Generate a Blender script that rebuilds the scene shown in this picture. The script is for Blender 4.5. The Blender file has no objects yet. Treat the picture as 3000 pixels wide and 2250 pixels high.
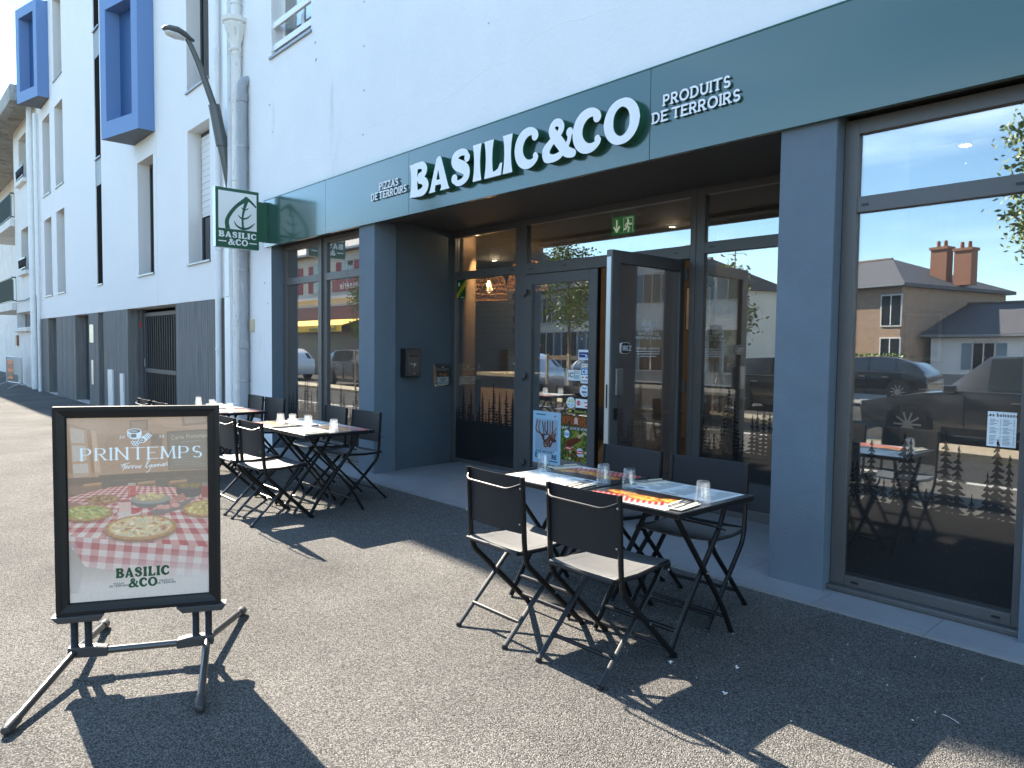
import bpy, math, random
import numpy as np
from mathutils import Vector, Matrix
random.seed(7); RNG = np.random.RandomState(7)
SC = bpy.context.scene; COL = SC.collection
# ------------------------------------------------------------------ camera
def cam_axes(yaw, pitch, roll):
    cy, sy, cp, sp = math.cos(yaw), math.sin(yaw), math.cos(pitch), math.sin(pitch)
    f = Vector((sy*cp, cy*cp, sp)); r0 = Vector((cy, -sy, 0)); u0 = r0.cross(f)
    r = math.cos(roll)*r0+math.sin(roll)*u0; u = -math.sin(roll)*r0+math.cos(roll)*u0
    return r, u, f
cd = bpy.data.cameras.new('camera'); cam = bpy.data.objects.new('camera', cd); COL.objects.link(cam)
r_, u_, f_ = cam_axes(math.radians(-47.7034), math.radians(-2.90045), math.radians(.690037))
cam.matrix_world = Matrix(((r_.x, u_.x, -f_.x, 0), (r_.y, u_.y, -f_.y, 0), (r_.z, u_.z, -f_.z, 1.5), (0, 0, 0, 1)))
cd.sensor_width = 36; cd.lens = 25.178; cd.clip_end = 2000; cd.clip_start = .05
SC.camera = cam
# ------------------------------------------------------------------ sky, sun, exposure
SUN_EL, SUN_AZ = math.radians(35.2), math.radians(176.9)      # azimuth from +X, counter-clockwise
sdir = Vector((math.cos(SUN_EL)*math.cos(SUN_AZ), math.cos(SUN_EL)*math.sin(SUN_AZ), math.sin(SUN_EL)))
w = bpy.data.worlds.new('World'); SC.world = w; w.use_nodes = True
nt = w.node_tree; nt.nodes.clear()
out = nt.nodes.new('ShaderNodeOutputWorld'); bg = nt.nodes.new('ShaderNodeBackground')
sky = nt.nodes.new('ShaderNodeTexSky'); sky.sky_type = 'NISHITA'; sky.sun_disc = False
sky.sun_elevation = SUN_EL; sky.sun_rotation = math.radians(90)-SUN_AZ
sky.air_density = 1.0; sky.dust_density = .0; sky.ozone_density = 1.4
tc = nt.nodes.new('ShaderNodeTexCoord'); mp = nt.nodes.new('ShaderNodeMapping'); mp.inputs['Scale'].default_value = (1.2, 2.6, 7.5)
no = nt.nodes.new('ShaderNodeTexNoise'); no.inputs['Scale'].default_value = 1.7; no.inputs['Detail'].default_value = 7; no.inputs['Distortion'].default_value = .5
rp = nt.nodes.new('ShaderNodeValToRGB'); rp.color_ramp.elements[0].position = .46; rp.color_ramp.elements[1].position = .78
rp.color_ramp.elements[1].color = (.55, .55, .55, 1)
mx = nt.nodes.new('ShaderNodeMixRGB'); mx.inputs['Color2'].default_value = (8.5, 9.0, 9.6, 1)
L = nt.links.new
L(tc.outputs['Generated'], mp.inputs['Vector']); L(mp.outputs[0], no.inputs['Vector']); L(no.outputs['Fac'], rp.inputs[0])
L(rp.outputs[0], mx.inputs['Fac']); L(sky.outputs[0], mx.inputs['Color1']); tint = nt.nodes.new('ShaderNodeVectorMath'); tint.operation = 'MULTIPLY'; tint.inputs[1].default_value = (.84, 1.0, 1.08)
L(mx.outputs[0], tint.inputs[0]); L(tint.outputs[0], bg.inputs['Color']); L(bg.outputs[0], out.inputs[0])
bg.inputs['Strength'].default_value = .088
sl = bpy.data.lights.new('sun', 'SUN'); sl.energy = 5.0; sl.angle = math.radians(.53); sl.color = (1, .90, .77)
so = bpy.data.objects.new('sun', sl); COL.objects.link(so); so.rotation_mode = 'QUATERNION'; so.rotation_quaternion = sdir.to_track_quat('Z', 'Y')
so.location = (-10, 0, 30)
SC.view_settings.view_transform = 'Standard'; SC.view_settings.look = 'None'; SC.view_settings.gamma = 1
SC.view_settings.use_curve_mapping = False; SC.view_settings.exposure = 2.27
SC.render.engine = 'CYCLES'
cy = SC.cycles; cy.use_denoising = True; cy.max_bounces = 10; cy.transparent_max_bounces = 16; cy.diffuse_bounces = 4
cy.glossy_bounces = 5; cy.transmission_bounces = 8; cy.caustics_reflective = False; cy.caustics_refractive = False
cy.sample_clamp_indirect = 6; cy.sample_clamp_direct = 0
# ------------------------------------------------------------------ materials
MATS = {}
def M(name, col, rough=.5, bump=0, bscale=60, var=0, vscale=4, metal=0, spec=.5, coat=0, alpha=None, emit=None, dirt=None, stretch=None):
    if name in MATS: return MATS[name]
    m = bpy.data.materials.new(name); m.use_nodes = True; n = m.node_tree; p = n.nodes['Principled BSDF']; lk = n.links.new
    p.inputs['Base Color'].default_value = (*col, 1); p.inputs['Roughness'].default_value = rough; p.inputs['Metallic'].default_value = metal
    p.inputs['Specular IOR Level'].default_value = spec; p.inputs['Coat Weight'].default_value = coat; p.inputs['Coat Roughness'].default_value = .08
    if emit: p.inputs['Emission Color'].default_value = (*emit[:3], 1); p.inputs['Emission Strength'].default_value = emit[3]
    t = n.nodes.new('ShaderNodeTexCoord'); src = t.outputs['Object']
    if stretch:
        mpn = n.nodes.new('ShaderNodeMapping'); mpn.inputs['Scale'].default_value = stretch; lk(src, mpn.inputs['Vector']); src2 = mpn.outputs[0]
    else: src2 = src
    if var:
        a = n.nodes.new('ShaderNodeTexNoise'); a.inputs['Scale'].default_value = vscale; a.inputs['Detail'].default_value = 8; a.inputs['Roughness'].default_value = .65
        lk(src2, a.inputs['Vector'])
        mr = n.nodes.new('ShaderNodeMapRange'); mr.inputs[1].default_value = .25; mr.inputs[2].default_value = .75
        mr.inputs[3].default_value = 1-var; mr.inputs[4].default_value = 1+var*.6; lk(a.outputs['Fac'], mr.inputs[0])
        v = n.nodes.new('ShaderNodeVectorMath'); v.operation = 'MULTIPLY'; v.inputs[0].default_value = col; lk(mr.outputs[0], v.inputs[1])
        last = v.outputs[0]
        if dirt:       # sparse stains of their own colour: (colour, scale, low, high, (stretch))
            dn = n.nodes.new('ShaderNodeTexNoise'); dn.inputs['Scale'].default_value = dirt[1]; dn.inputs['Detail'].default_value = 9; dn.inputs['Roughness'].default_value = .7
            dm = n.nodes.new('ShaderNodeMapping'); dm.inputs['Scale'].default_value = dirt[4]; lk(src, dm.inputs['Vector']); lk(dm.outputs[0], dn.inputs['Vector'])
            dr = n.nodes.new('ShaderNodeMapRange'); dr.inputs[1].default_value = dirt[2]; dr.inputs[2].default_value = dirt[3]; lk(dn.outputs['Fac'], dr.inputs[0])
            mm = n.nodes.new('ShaderNodeMixRGB'); mm.inputs['Color2'].default_value = (*dirt[0], 1); lk(dr.outputs[0], mm.inputs['Fac']); lk(last, mm.inputs['Color1']); last = mm.outputs[0]
        lk(last, p.inputs['Base Color'])
        rr = n.nodes.new('ShaderNodeMapRange'); rr.inputs[3].default_value = max(0, rough-.07); rr.inputs[4].default_value = min(1, rough+.09)
        lk(a.outputs['Fac'], rr.inputs[0]); lk(rr.outputs[0], p.inputs['Roughness'])
    if bump:
        b = n.nodes.new('ShaderNodeTexNoise'); b.inputs['Scale'].default_value = bscale; b.inputs['Detail'].default_value = 6; lk(src2, b.inputs['Vector'])
        bn = n.nodes.new('ShaderNodeBump'); bn.inputs['Strength'].default_value = bump; bn.inputs['Distance'].default_value = .01
        lk(b.outputs['Fac'], bn.inputs['Height']); lk(bn.outputs[0], p.inputs['Normal'])
    MATS[name] = m; return m
def glass_mat(name, tint, base, ior, flare_veil=0):
    m = bpy.data.materials.new(name); m.use_nodes = True; n = m.node_tree; n.nodes.clear(); lk = n.links.new
    o = n.nodes.new('ShaderNodeOutputMaterial'); tr = n.nodes.new('ShaderNodeBsdfTransparent'); tr.inputs[0].default_value = (*tint, 1)
    gl = n.nodes.new('ShaderNodeBsdfGlossy'); gl.inputs['Roughness'].default_value = 0; gl.inputs['Color'].default_value = (.98, 1, 1, 1)
    fr = n.nodes.new('ShaderNodeFresnel'); fr.inputs['IOR'].default_value = ior
    ge = n.nodes.new('ShaderNodeNewGeometry'); gi = n.nodes.new('ShaderNodeMapRange'); gi.inputs[3].default_value = ior; gi.inputs[4].default_value = 1/ior; lk(ge.outputs['Backfacing'], gi.inputs[0]); lk(gi.outputs[0], fr.inputs['IOR'])
    mr = n.nodes.new('ShaderNodeMapRange'); mr.inputs[3].default_value = base; mr.inputs[4].default_value = 1
    t = n.nodes.new('ShaderNodeTexCoord'); b = n.nodes.new('ShaderNodeTexNoise'); b.inputs['Scale'].default_value = .8; b.inputs['Detail'].default_value = 2
    bn = n.nodes.new('ShaderNodeBump'); bn.inputs['Strength'].default_value = .03; bn.inputs['Distance'].default_value = .02
    lk(t.outputs['Object'], b.inputs['Vector']); lk(b.outputs['Fac'], bn.inputs['Height']); lk(bn.outputs[0], gl.inputs['Normal'])
    mix = n.nodes.new('ShaderNodeMixShader'); lk(fr.outputs[0], mr.inputs[0]); lk(mr.outputs[0], mix.inputs[0]); lk(tr.outputs[0], mix.inputs[1]); lk(gl.outputs[0], mix.inputs[2]); lk(mix.outputs[0], o.inputs[0])
    if flare_veil:  # pale diffuse share standing in for flare haze on the panes
        df = n.nodes.new('ShaderNodeBsdfDiffuse'); df.inputs[0].default_value = (.7, .68, .64, 1); dm = n.nodes.new('ShaderNodeMixShader'); dm.inputs[0].default_value = flare_veil; lk(mix.outputs[0], dm.inputs[1]); lk(df.outputs[0], dm.inputs[2]); lk(dm.outputs[0], o.inputs[0])
    MATS[name] = m; return m
m_glass = glass_mat('window_glass', (.72, .70, .66), .29, 1.5, .03)
m_clear = glass_mat('clear_acrylic', (.9, .92, .92), .05, 1.4)
def asphalt_mat(name, dark, light, patch, scale=1.0):
    m = bpy.data.materials.new(name); m.use_nodes = True; n = m.node_tree; p = n.nodes['Principled BSDF']; lk = n.links.new
    t = n.nodes.new('ShaderNodeTexCoord'); s = t.outputs['Object']
    vo = n.nodes.new('ShaderNodeTexVoronoi'); vo.inputs['Scale'].default_value = 185*scale; vo.inputs['Randomness'].default_value = 1; lk(s, vo.inputs['Vector'])
    v2 = n.nodes.new('ShaderNodeTexVoronoi'); v2.inputs['Scale'].default_value = 340*scale; lk(s, v2.inputs['Vector'])
    sep = n.nodes.new('ShaderNodeSeparateColor'); lk(vo.outputs['Color'], sep.inputs[0])
    r = n.nodes.new('ShaderNodeValToRGB'); e = r.color_ramp.elements
    e[0].position = .1; e[0].color = (*dark, 1); e[1].position = .95; e[1].color = (*light, 1)
    e2 = r.color_ramp.elements.new(.5); e2.color = (*[(a*.62+b*.38) for a, b in zip(dark, light)], 1)
    lk(sep.outputs[0], r.inputs[0])
    # dark binder and crevice shade, put into the colour between stones
    dr = n.nodes.new('ShaderNodeMapRange'); dr.inputs[1].default_value = .35; dr.inputs[2].default_value = .75; dr.inputs[3].default_value = 1; dr.inputs[4].default_value = .42
    lk(vo.outputs['Distance'], dr.inputs[0])
    mul = n.nodes.new('ShaderNodeVectorMath'); mul.operation = 'MULTIPLY'; lk(r.outputs[0], mul.inputs[0]); lk(dr.outputs[0], mul.inputs[1])
    big = n.nodes.new('ShaderNodeTexNoise'); big.inputs['Scale'].default_value = .55; big.inputs['Detail'].default_value = 7; big.inputs['Roughness'].default_value = .62; lk(s, big.inputs['Vector'])
    br = n.nodes.new('ShaderNodeMapRange'); br.inputs[1].default_value = .3; br.inputs[2].default_value = .7; br.inputs[3].default_value = 1-patch; br.inputs[4].default_value = 1+patch; lk(big.outputs['Fac'], br.inputs[0])
    mu2 = n.nodes.new('ShaderNodeVectorMath'); mu2.operation = 'MULTIPLY'; lk(mul.outputs[0], mu2.inputs[0]); lk(br.outputs[0], mu2.inputs[1])
    st_ = n.nodes.new('ShaderNodeTexNoise'); st_.inputs['Scale'].default_value = 1.9; st_.inputs['Detail'].default_value = 10; st_.inputs['Roughness'].default_value = .7; lk(s, st_.inputs['Vector'])
    sr = n.nodes.new('ShaderNodeMapRange'); sr.inputs[1].default_value = .56; sr.inputs[2].default_value = .74; sr.inputs[3].default_value = 1; sr.inputs[4].default_value = .74; lk(st_.outputs['Fac'], sr.inputs[0])
    gv = n.nodes.new('ShaderNodeTexVoronoi'); gv.inputs['Scale'].default_value = 2.6; lk(s, gv.inputs['Vector'])
    gr = n.nodes.new('ShaderNodeMapRange'); gr.inputs[1].default_value = .025; gr.inputs[2].default_value = .045; gr.inputs[3].default_value = .55; gr.inputs[4].default_value = 1; lk(gv.outputs['Distance'], gr.inputs[0])
    gm = n.nodes.new('ShaderNodeMath'); gm.operation = 'MULTIPLY'; lk(sr.outputs[0], gm.inputs[0]); lk(gr.outputs[0], gm.inputs[1])
    mu3 = n.nodes.new('ShaderNodeVectorMath'); mu3.operation = 'MULTIPLY'; lk(mu2.outputs[0], mu3.inputs[0]); lk(gm.outputs[0], mu3.inputs[1]); mu2 = mu3
    lk(mu2.outputs[0], p.inputs['Base Color']); p.inputs['Roughness'].default_value = .92; p.inputs['Specular IOR Level'].default_value = .10
    inv = n.nodes.new('ShaderNodeMath'); inv.operation = 'SUBTRACT'; inv.inputs[0].default_value = 1; lk(vo.outputs['Distance'], inv.inputs[1])
    ad = n.nodes.new('ShaderNodeMath'); ad.operation = 'MULTIPLY_ADD'; ad.inputs[1].default_value = -.35; lk(v2.outputs['Distance'], ad.inputs[0]); lk(inv.outputs[0], ad.inputs[2])
    b = n.nodes.new('ShaderNodeBump'); b.inputs['Strength'].default_value = 1.0; b.inputs['Distance'].default_value = .022; lk(ad.outputs[0], b.inputs['Height']); lk(b.outputs[0], p.inputs['Normal'])
    MATS[name] = m; return m
m_asph = asphalt_mat('asphalt', (.155, .149, .139), (.435, .414, .378), .27)
m_road = asphalt_mat('road_asphalt', (.05, .05, .05), (.16, .16, .155), .2, .8)
# ------------------------------------------------------------------ mesh helpers
def rootloc(o):
    l = Vector((0, 0, 0))
    while o: l += o.location; o = o.parent
    return l
class MB:
    def __init__(s): s.v, s.f, s.uv = [], [], {}
    def add(s, vs, fs):
        o = len(s.v); s.v += [tuple(p) for p in vs]; s.f += [tuple(i+o for i in q) for q in fs]; return s
    def box(s, x0, y0, z0, x1, y1, z1):
        return s.add([(x0,y0,z0),(x1,y0,z0),(x1,y1,z0),(x0,y1,z0),(x0,y0,z1),(x1,y0,z1),(x1,y1,z1),(x0,y1,z1)],
                     [(0,3,2,1),(4,5,6,7),(0,1,5,4),(1,2,6,5),(2,3,7,6),(3,0,4,7)])
    def obox(s, c, ax, ay, az):
        c, ax, ay, az = map(Vector, (c, ax, ay, az)); P = []
        for k in (-1, 1):
            for i, j in ((-1,-1),(1,-1),(1,1),(-1,1)): P.append(c+ax*i+ay*j+az*k)
        return s.add(P, [(0,3,2,1),(4,5,6,7),(0,1,5,4),(1,2,6,5),(2,3,7,6),(3,0,4,7)])
    def prism(s, poly, fn0, fn1):      # poly of (u,v); two maps to 3d for both caps
        n = len(poly); a = [fn0(*p) for p in poly]; b = [fn1(*p) for p in poly]
        return s.add(a+b, [tuple(range(n-1, -1, -1)), tuple(range(n, 2*n))]+[(i, (i+1) % n, n+(i+1) % n, n+i) for i in range(n)])
    def tube(s, pts, r, seg=8, cap=True, flat=1.0):
        pts = [Vector(p) for p in pts]; rr = r if isinstance(r, (list, tuple)) else [r]*len(pts)
        n = len(pts); T = []
        for i in range(n):
            d = (pts[min(i+1, n-1)]-pts[max(i-1, 0)]); T.append(d.normalized())
        up = Vector((0, 0, 1)) if abs(T[0].z) < .9 else Vector((1, 0, 0))
        a = T[0].cross(up).normalized(); vs = []; fs = []
        for i in range(n):
            a = (a-T[i]*a.dot(T[i])).normalized(); b = T[i].cross(a)
            for k in range(seg):
                t = 2*math.pi*k/seg; vs.append(pts[i]+(a*math.cos(t)+b*math.sin(t)*flat)*rr[i])
        for i in range(n-1):
            for k in range(seg): fs.append((i*seg+k, i*seg+(k+1) % seg, (i+1)*seg+(k+1) % seg, (i+1)*seg+k))
        if cap: fs += [tuple(range(seg-1, -1, -1)), tuple((n-1)*seg+k for k in range(seg))]
        return s.add(vs, fs)
    def lathe(s, prof, c=(0, 0, 0), seg=20, fac=None):
        vs = []; fs = []; n = len(prof)
        for r, z in prof:
            for k in range(seg):
                t = 2*math.pi*k/seg; q = r*(fac(k, z) if fac else 1); vs.append((c[0]+q*math.cos(t), c[1]+q*math.sin(t), c[2]+z))
        for i in range(n-1):
            for k in range(seg): fs.append((i*seg+k, i*seg+(k+1) % seg, (i+1)*seg+(k+1) % seg, (i+1)*seg+k))
        if prof[0][0] > 1e-5: fs.append(tuple(range(seg-1, -1, -1)))
        if prof[-1][0] > 1e-5: fs.append(tuple((n-1)*seg+k for k in range(seg)))
        return s.add(vs, fs)
    def quad(s, a, b, c, d): return s.add([a, b, c, d], [(0, 1, 2, 3)])
    def mesh(s, name, off=(0, 0, 0)):
        me = bpy.data.meshes.new(name); o = Vector(off)
        me.from_pydata([tuple(Vector(p)-o) for p in s.v], [], s.f); me.validate(); me.update(); return me
    def build(s, name, mat, parent=None, smooth=False, bevel=0, **tags):
        off = rootloc(parent) if parent else Vector((0, 0, 0))
        me = s.mesh(name, off); return link(name, me, mat, parent, smooth, bevel, **tags)
def link(name, me, mat, parent=None, smooth=False, bevel=0, **tags):
    ob = bpy.data.objects.new(name, me); COL.objects.link(ob)
    if mat is not None and not me.materials: me.materials.append(mat)
    if parent: ob.parent = parent
    if smooth: me.shade_smooth()
    if smooth == 'auto':
        me.shade_smooth(); me.set_sharp_from_angle(angle=math.radians(40))
    if bevel:
        b = ob.modifiers.new('bevel', 'BEVEL'); b.width = bevel; b.segments = 2; b.limit_method = 'ANGLE'; b.angle_limit = math.radians(40)
    for k, v in tags.items(): ob[k] = v
    return ob
def thing(name, label, cat, loc=(0, 0, 0), group=None):
    o = bpy.data.objects.new(name, None); COL.objects.link(o); o.location = loc; o.empty_display_size = .2
    o['label'] = label; o['category'] = cat
    if group: o['group'] = group
    return o
def tag(o, label, cat, group=None):
    o['label'] = label; o['category'] = cat
    if group: o['group'] = group
    return o
def dup(root, loc, rotz=0, label=None, group=None, scale=None):
    r = root.copy(); COL.objects.link(r); r.location = loc; r.rotation_euler = (0, 0, rotz)
    if scale: r.scale = scale
    if label: r['label'] = label
    if group: r['group'] = group
    for ch in list(root.children):
        c = ch.copy(); COL.objects.link(c); c.parent = r
        for g in list(ch.children):
            d = g.copy(); COL.objects.link(d); d.parent = c
    return r
def bent(pts, rad=.05, n=5):
    pts = [Vector(p) for p in pts]; o = [pts[0]]
    for i in range(1, len(pts)-1):
        a, b, c = pts[i-1], pts[i], pts[i+1]; k = min(rad, (a-b).length*.45, (c-b).length*.45)
        p = b+(a-b).normalized()*k; q = b+(c-b).normalized()*k
        for j in range(n+1):
            t = j/n; o.append((p*(1-t)+b*t)*(1-t)+(b*(1-t)+q*t)*t)
    return o+[pts[-1]]
def sheet(mb, x0, x1, z0, z1, y, holes, back=None, nrm=-1):
    """vertical sheet at plane y with rectangular holes (x0,x1,z0,z1,depth): front quads plus the reveals of the holes"""
    xs = sorted(set([x0, x1]+[h[0] for h in holes]+[h[1] for h in holes])); zs = sorted(set([z0, z1]+[h[2] for h in holes]+[h[3] for h in holes]))
    xs = [x for x in xs if x0 <= x <= x1]; zs = [z for z in zs if z0 <= z <= z1]
    for i in range(len(xs)-1):
        for j in range(len(zs)-1):
            cx, cz = (xs[i]+xs[i+1])/2, (zs[j]+zs[j+1])/2
            if any(h[0] < cx < h[1] and h[2] < cz < h[3] for h in holes): continue
            mb.quad((xs[i], y, zs[j]), (xs[i+1], y, zs[j]), (xs[i+1], y, zs[j+1]), (xs[i], y, zs[j+1]))
    for a, b, c, d, dep in holes:
        Y = y+dep
        mb.quad((a, y, c), (a, y, d), (a, Y, d), (a, Y, c)); mb.quad((b, y, d), (b, y, c), (b, Y, c), (b, Y, d))
        mb.quad((a, y, d), (b, y, d), (b, Y, d), (a, Y, d))
        mb.quad((b, y, c), (a, y, c), (a, Y, c), (b, Y, c))
    return mb
# ------------------------------------------------------------------ drawn lettering (stroke glyphs -> field -> outlines or print)
def arc(cx, cy, rx, ry, a0, a1, n=14):
    return [(cx+rx*math.cos(math.radians(a0+(a1-a0)*i/n)), cy+ry*math.sin(math.radians(a0+(a1-a0)*i/n))) for i in range(n+1)]
FONT = {
 'A': (.78, [[(0,0),(.39,1),(.78,0)], [(.14,.33),(.64,.33)]]), 'B': (.6, [[(0,0),(0,1)], [(0,1),(.3,1)]+arc(.3,.76,.24,.24,90,-90)+[(0,.52)], [(.3,.52)]+arc(.3,.26,.3,.26,90,-90)+[(0,0)]]),
 'C': (.78, [arc(.45,.5,.45,.5,42,318)]), 'D': (.72, [[(0,0),(0,1),(.25,1)]+arc(.25,.5,.47,.5,90,-90)+[(0,0)]]),
 'E': (.55, [[(.55,1),(0,1),(0,0),(.55,0)], [(0,.52),(.45,.52)]]), 'F': (.52, [[(.52,1),(0,1),(0,0)], [(0,.5),(.42,.5)]]),
 'G': (.82, [arc(.45,.5,.45,.5,42,360)+[(.55,.5)]]), 'H': (.68, [[(0,0),(0,1)], [(.68,0),(.68,1)], [(0,.5),(.68,.5)]]), 'I': (0, [[(0,0),(0,1)]]),
 'J': (.4, [[(.4,1),(.4,.25)]+arc(.2,.25,.2,.25,0,-180)]), 'K': (.62, [[(0,0),(0,1)], [(.6,1),(0,.42)], [(.2,.6),(.62,0)]]), 'L': (.5, [[(0,1),(0,0),(.5,0)]]),
 'M': (.86, [[(0,0),(.06,1),(.43,.1),(.8,1),(.86,0)]]), 'N': (.72, [[(0,0),(0,1),(.72,0),(.72,1)]]), 'O': (.92, [arc(.46,.5,.46,.5,0,360,28)]),
 'P': (.58, [[(0,0),(0,1),(.3,1)]+arc(.3,.73,.28,.27,90,-90)+[(0,.46)]]), 'Q': (.92, [arc(.46,.5,.46,.5,0,360,28), [(.55,.25),(.85,-.08)]]),
 'R': (.62, [[(0,0),(0,1),(.3,1)]+arc(.3,.74,.28,.26,90,-90)+[(0,.48)], [(.28,.48),(.62,0)]]),
 'S': (.56, [arc(.28,.74,.25,.26,40,270)+arc(.28,.25,.28,.25,90,-140)]), 'T': (.7, [[(0,1),(.7,1)], [(.35,1),(.35,0)]]),
 'U': (.68, [[(0,1),(0,.34)]+arc(.34,.34,.34,.34,180,360)+[(.68,1)]]), 'V': (.74, [[(0,1),(.37,0),(.74,1)]]), 'W': (1.1, [[(0,1),(.28,0),(.55,.9),(.82,0),(1.1,1)]]),
 'X': (.66, [[(0,0),(.66,1)], [(0,1),(.66,0)]]), 'Y': (.68, [[(0,1),(.34,.48),(.68,1)], [(.34,.48),(.34,0)]]), 'Z': (.64, [[(0,1),(.64,1),(0,0),(.64,0)]]),
 '0': (.6, [arc(.3,.5,.3,.5,0,360,22)]), '1': (.25, [[(0,.8),(.22,1),(.22,0)]]), '2': (.56, [arc(.28,.72,.27,.28,160,-30)+[(0,0),(.56,0)]]), '3': (.54, [arc(.25,.75,.25,.25,140,-90)+arc(.26,.26,.28,.26,90,-140)]),
 '6': (.56, [arc(.28,.28,.28,.28,0,360,20), [(.03,.4),(.12,.7),(.4,1)]]), '7': (.54, [[(0,1),(.54,1),(.18,0)]]), '8': (.54, [arc(.27,.75,.23,.25,0,360,18), arc(.27,.26,.27,.26,0,360,18)]),
 '.': (0, [[(0,0),(0,.02)]]), '-': (.3, [[(0,.45),(.3,.45)]]), '/': (.35, [[(0,-.05),(.35,1.05)]]), '!': (0, [[(0,1),(0,.3)], [(0,.02),(0,0)]]), "'": (0, [[(0,1),(0,.8)]]), ':': (0, [[(0,.6),(0,.58)], [(0,.1),(0,.08)]]),
 'a': (.46, [arc(.22,.27,.22,.27,0,360,16), [(.44,.55),(.44,0)]]), 'b': (.46, [[(0,1),(0,0)], arc(.23,.27,.23,.27,0,360,16)]), 'c': (.42, [arc(.24,.27,.24,.27,45,315)]), 'd': (.46, [[(.46,1),(.46,0)], arc(.23,.27,.23,.27,0,360,16)]),
 'e': (.46, [[(0,.28),(.45,.28)]+arc(.23,.27,.23,.27,0,310)]), 'h': (.42, [[(0,1),(0,0)], [(0,.3)]+arc(.21,.33,.21,.21,180,0)+[(.42,0)]]), 'i': (0, [[(0,.54),(0,0)], [(0,.78),(0,.76)]]), 'l': (0, [[(0,1),(0,0)]]),
 'm': (.7, [[(0,.54),(0,0)], [(0,.3)]+arc(.175,.37,.175,.17,180,0)+[(.35,0)], [(.35,.3)]+arc(.525,.37,.175,.17,180,0)+[(.7,0)]]), 'n': (.42, [[(0,.54),(0,0)], [(0,.3)]+arc(.21,.33,.21,.21,180,0)+[(.42,0)]]),
 'o': (.48, [arc(.24,.27,.24,.27,0,360,16)]), 'p': (.46, [[(0,.54),(0,-.35)], arc(.23,.27,.23,.27,0,360,16)]), 'q': (.46, [[(.46,.54),(.46,-.35)], arc(.23,.27,.23,.27,0,360,16)]), 'r': (.3, [[(0,.54),(0,0)], [(0,.3)]+arc(.22,.3,.22,.24,180,70)]),
 's': (.38, [arc(.19,.41,.16,.13,40,270)+arc(.19,.14,.18,.14,90,-140)]), 't': (.3, [[(.12,.85),(.12,.12)]+arc(.24,.12,.12,.12,180,290), [(0,.54),(.28,.54)]]), 'u': (.42, [[(0,.54),(0,.2)]+arc(.21,.2,.21,.2,180,360)+[(.42,.54)], [(.42,.54),(.42,0)]]),
 'v': (.42, [[(0,.54),(.21,0),(.42,.54)]]), 'y': (.42, [[(0,.54),(.21,.05)], [(.42,.54),(.1,-.32)]]), 'g': (.46, [arc(.23,.27,.23,.27,0,360,16), [(.46,.54),(.46,-.15)]+arc(.23,-.15,.23,.2,0,-150)]),
}
def layout(s, r=.07, gap=.2, serif=0, space=.45, lower=True):
    """strokes [(x,y,r)...] of a line of text, cap height 1; returns per-letter strokes and the total width"""
    x = r; out = []
    for ch in s:
        if ch == ' ': x += space; continue
        g = FONT.get(ch) or FONT.get(ch.upper())
        if g is None: x += space; continue
        st = [[(x+a, b, r) for a, b in l] for l in g[1]]
        if serif and ch not in 'OCGSQ0123.-/':
            ends = []
            for l in g[1]:
                for k in range(len(l)):
                    if l[k][1] in (0, 1) and (k in (0, len(l)-1) or ch in 'ENLMVAD'): ends.append(l[k])
            for a, b in set(ends):
                if ch == 'A' and b == 1: continue
                st.append([(x+a-serif, b, r*.62), (x+a+serif, b, r*.62)])
        out.append(st); x += g[0]+2*r+gap
    return out, x-gap
def stem(x0, x1, f=.06, y0=0, y1=1):
    L_ = [(x0-f, y0), (x0-f*.8, y0+.06), (x0-f*.25, y0+.25), (x0, (y0+y1)/2), (x0-f*.25, y1-.25), (x0-f*.8, y1-.06), (x0-f, y1)]
    R_ = [(x1+f, y1), (x1+f*.8, y1-.06), (x1+f*.25, y1-.25), (x1, (y0+y1)/2), (x1+f*.25, y0+.25), (x1+f*.8, y0+.06), (x1+f, y0)]
    return L_+R_
def vs(path, rads):      # smooth path with interpolated radii
    P = np.array(path, float); n = len(P); o = []
    rr = np.interp(np.linspace(0, 1, n), np.linspace(0, 1, len(rads)), rads)
    for i in range(n-1):
        p0, p1, p2, p3 = P[max(i-1, 0)], P[i], P[i+1], P[min(i+2, n-1)]
        for k in range(6):
            t = k/6; q = .5*((2*p1)+(-p0+p2)*t+(2*p0-5*p1+4*p2-p3)*t*t+(-p0+3*p1-3*p2+p3)*t**3); o.append((q[0], q[1], rr[i]*(1-t)+rr[i+1]*t))
    return o+[(P[-1][0], P[-1][1], rr[-1])]
def A3(l, r): return [(a, b, r) for a, b in l]
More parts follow.
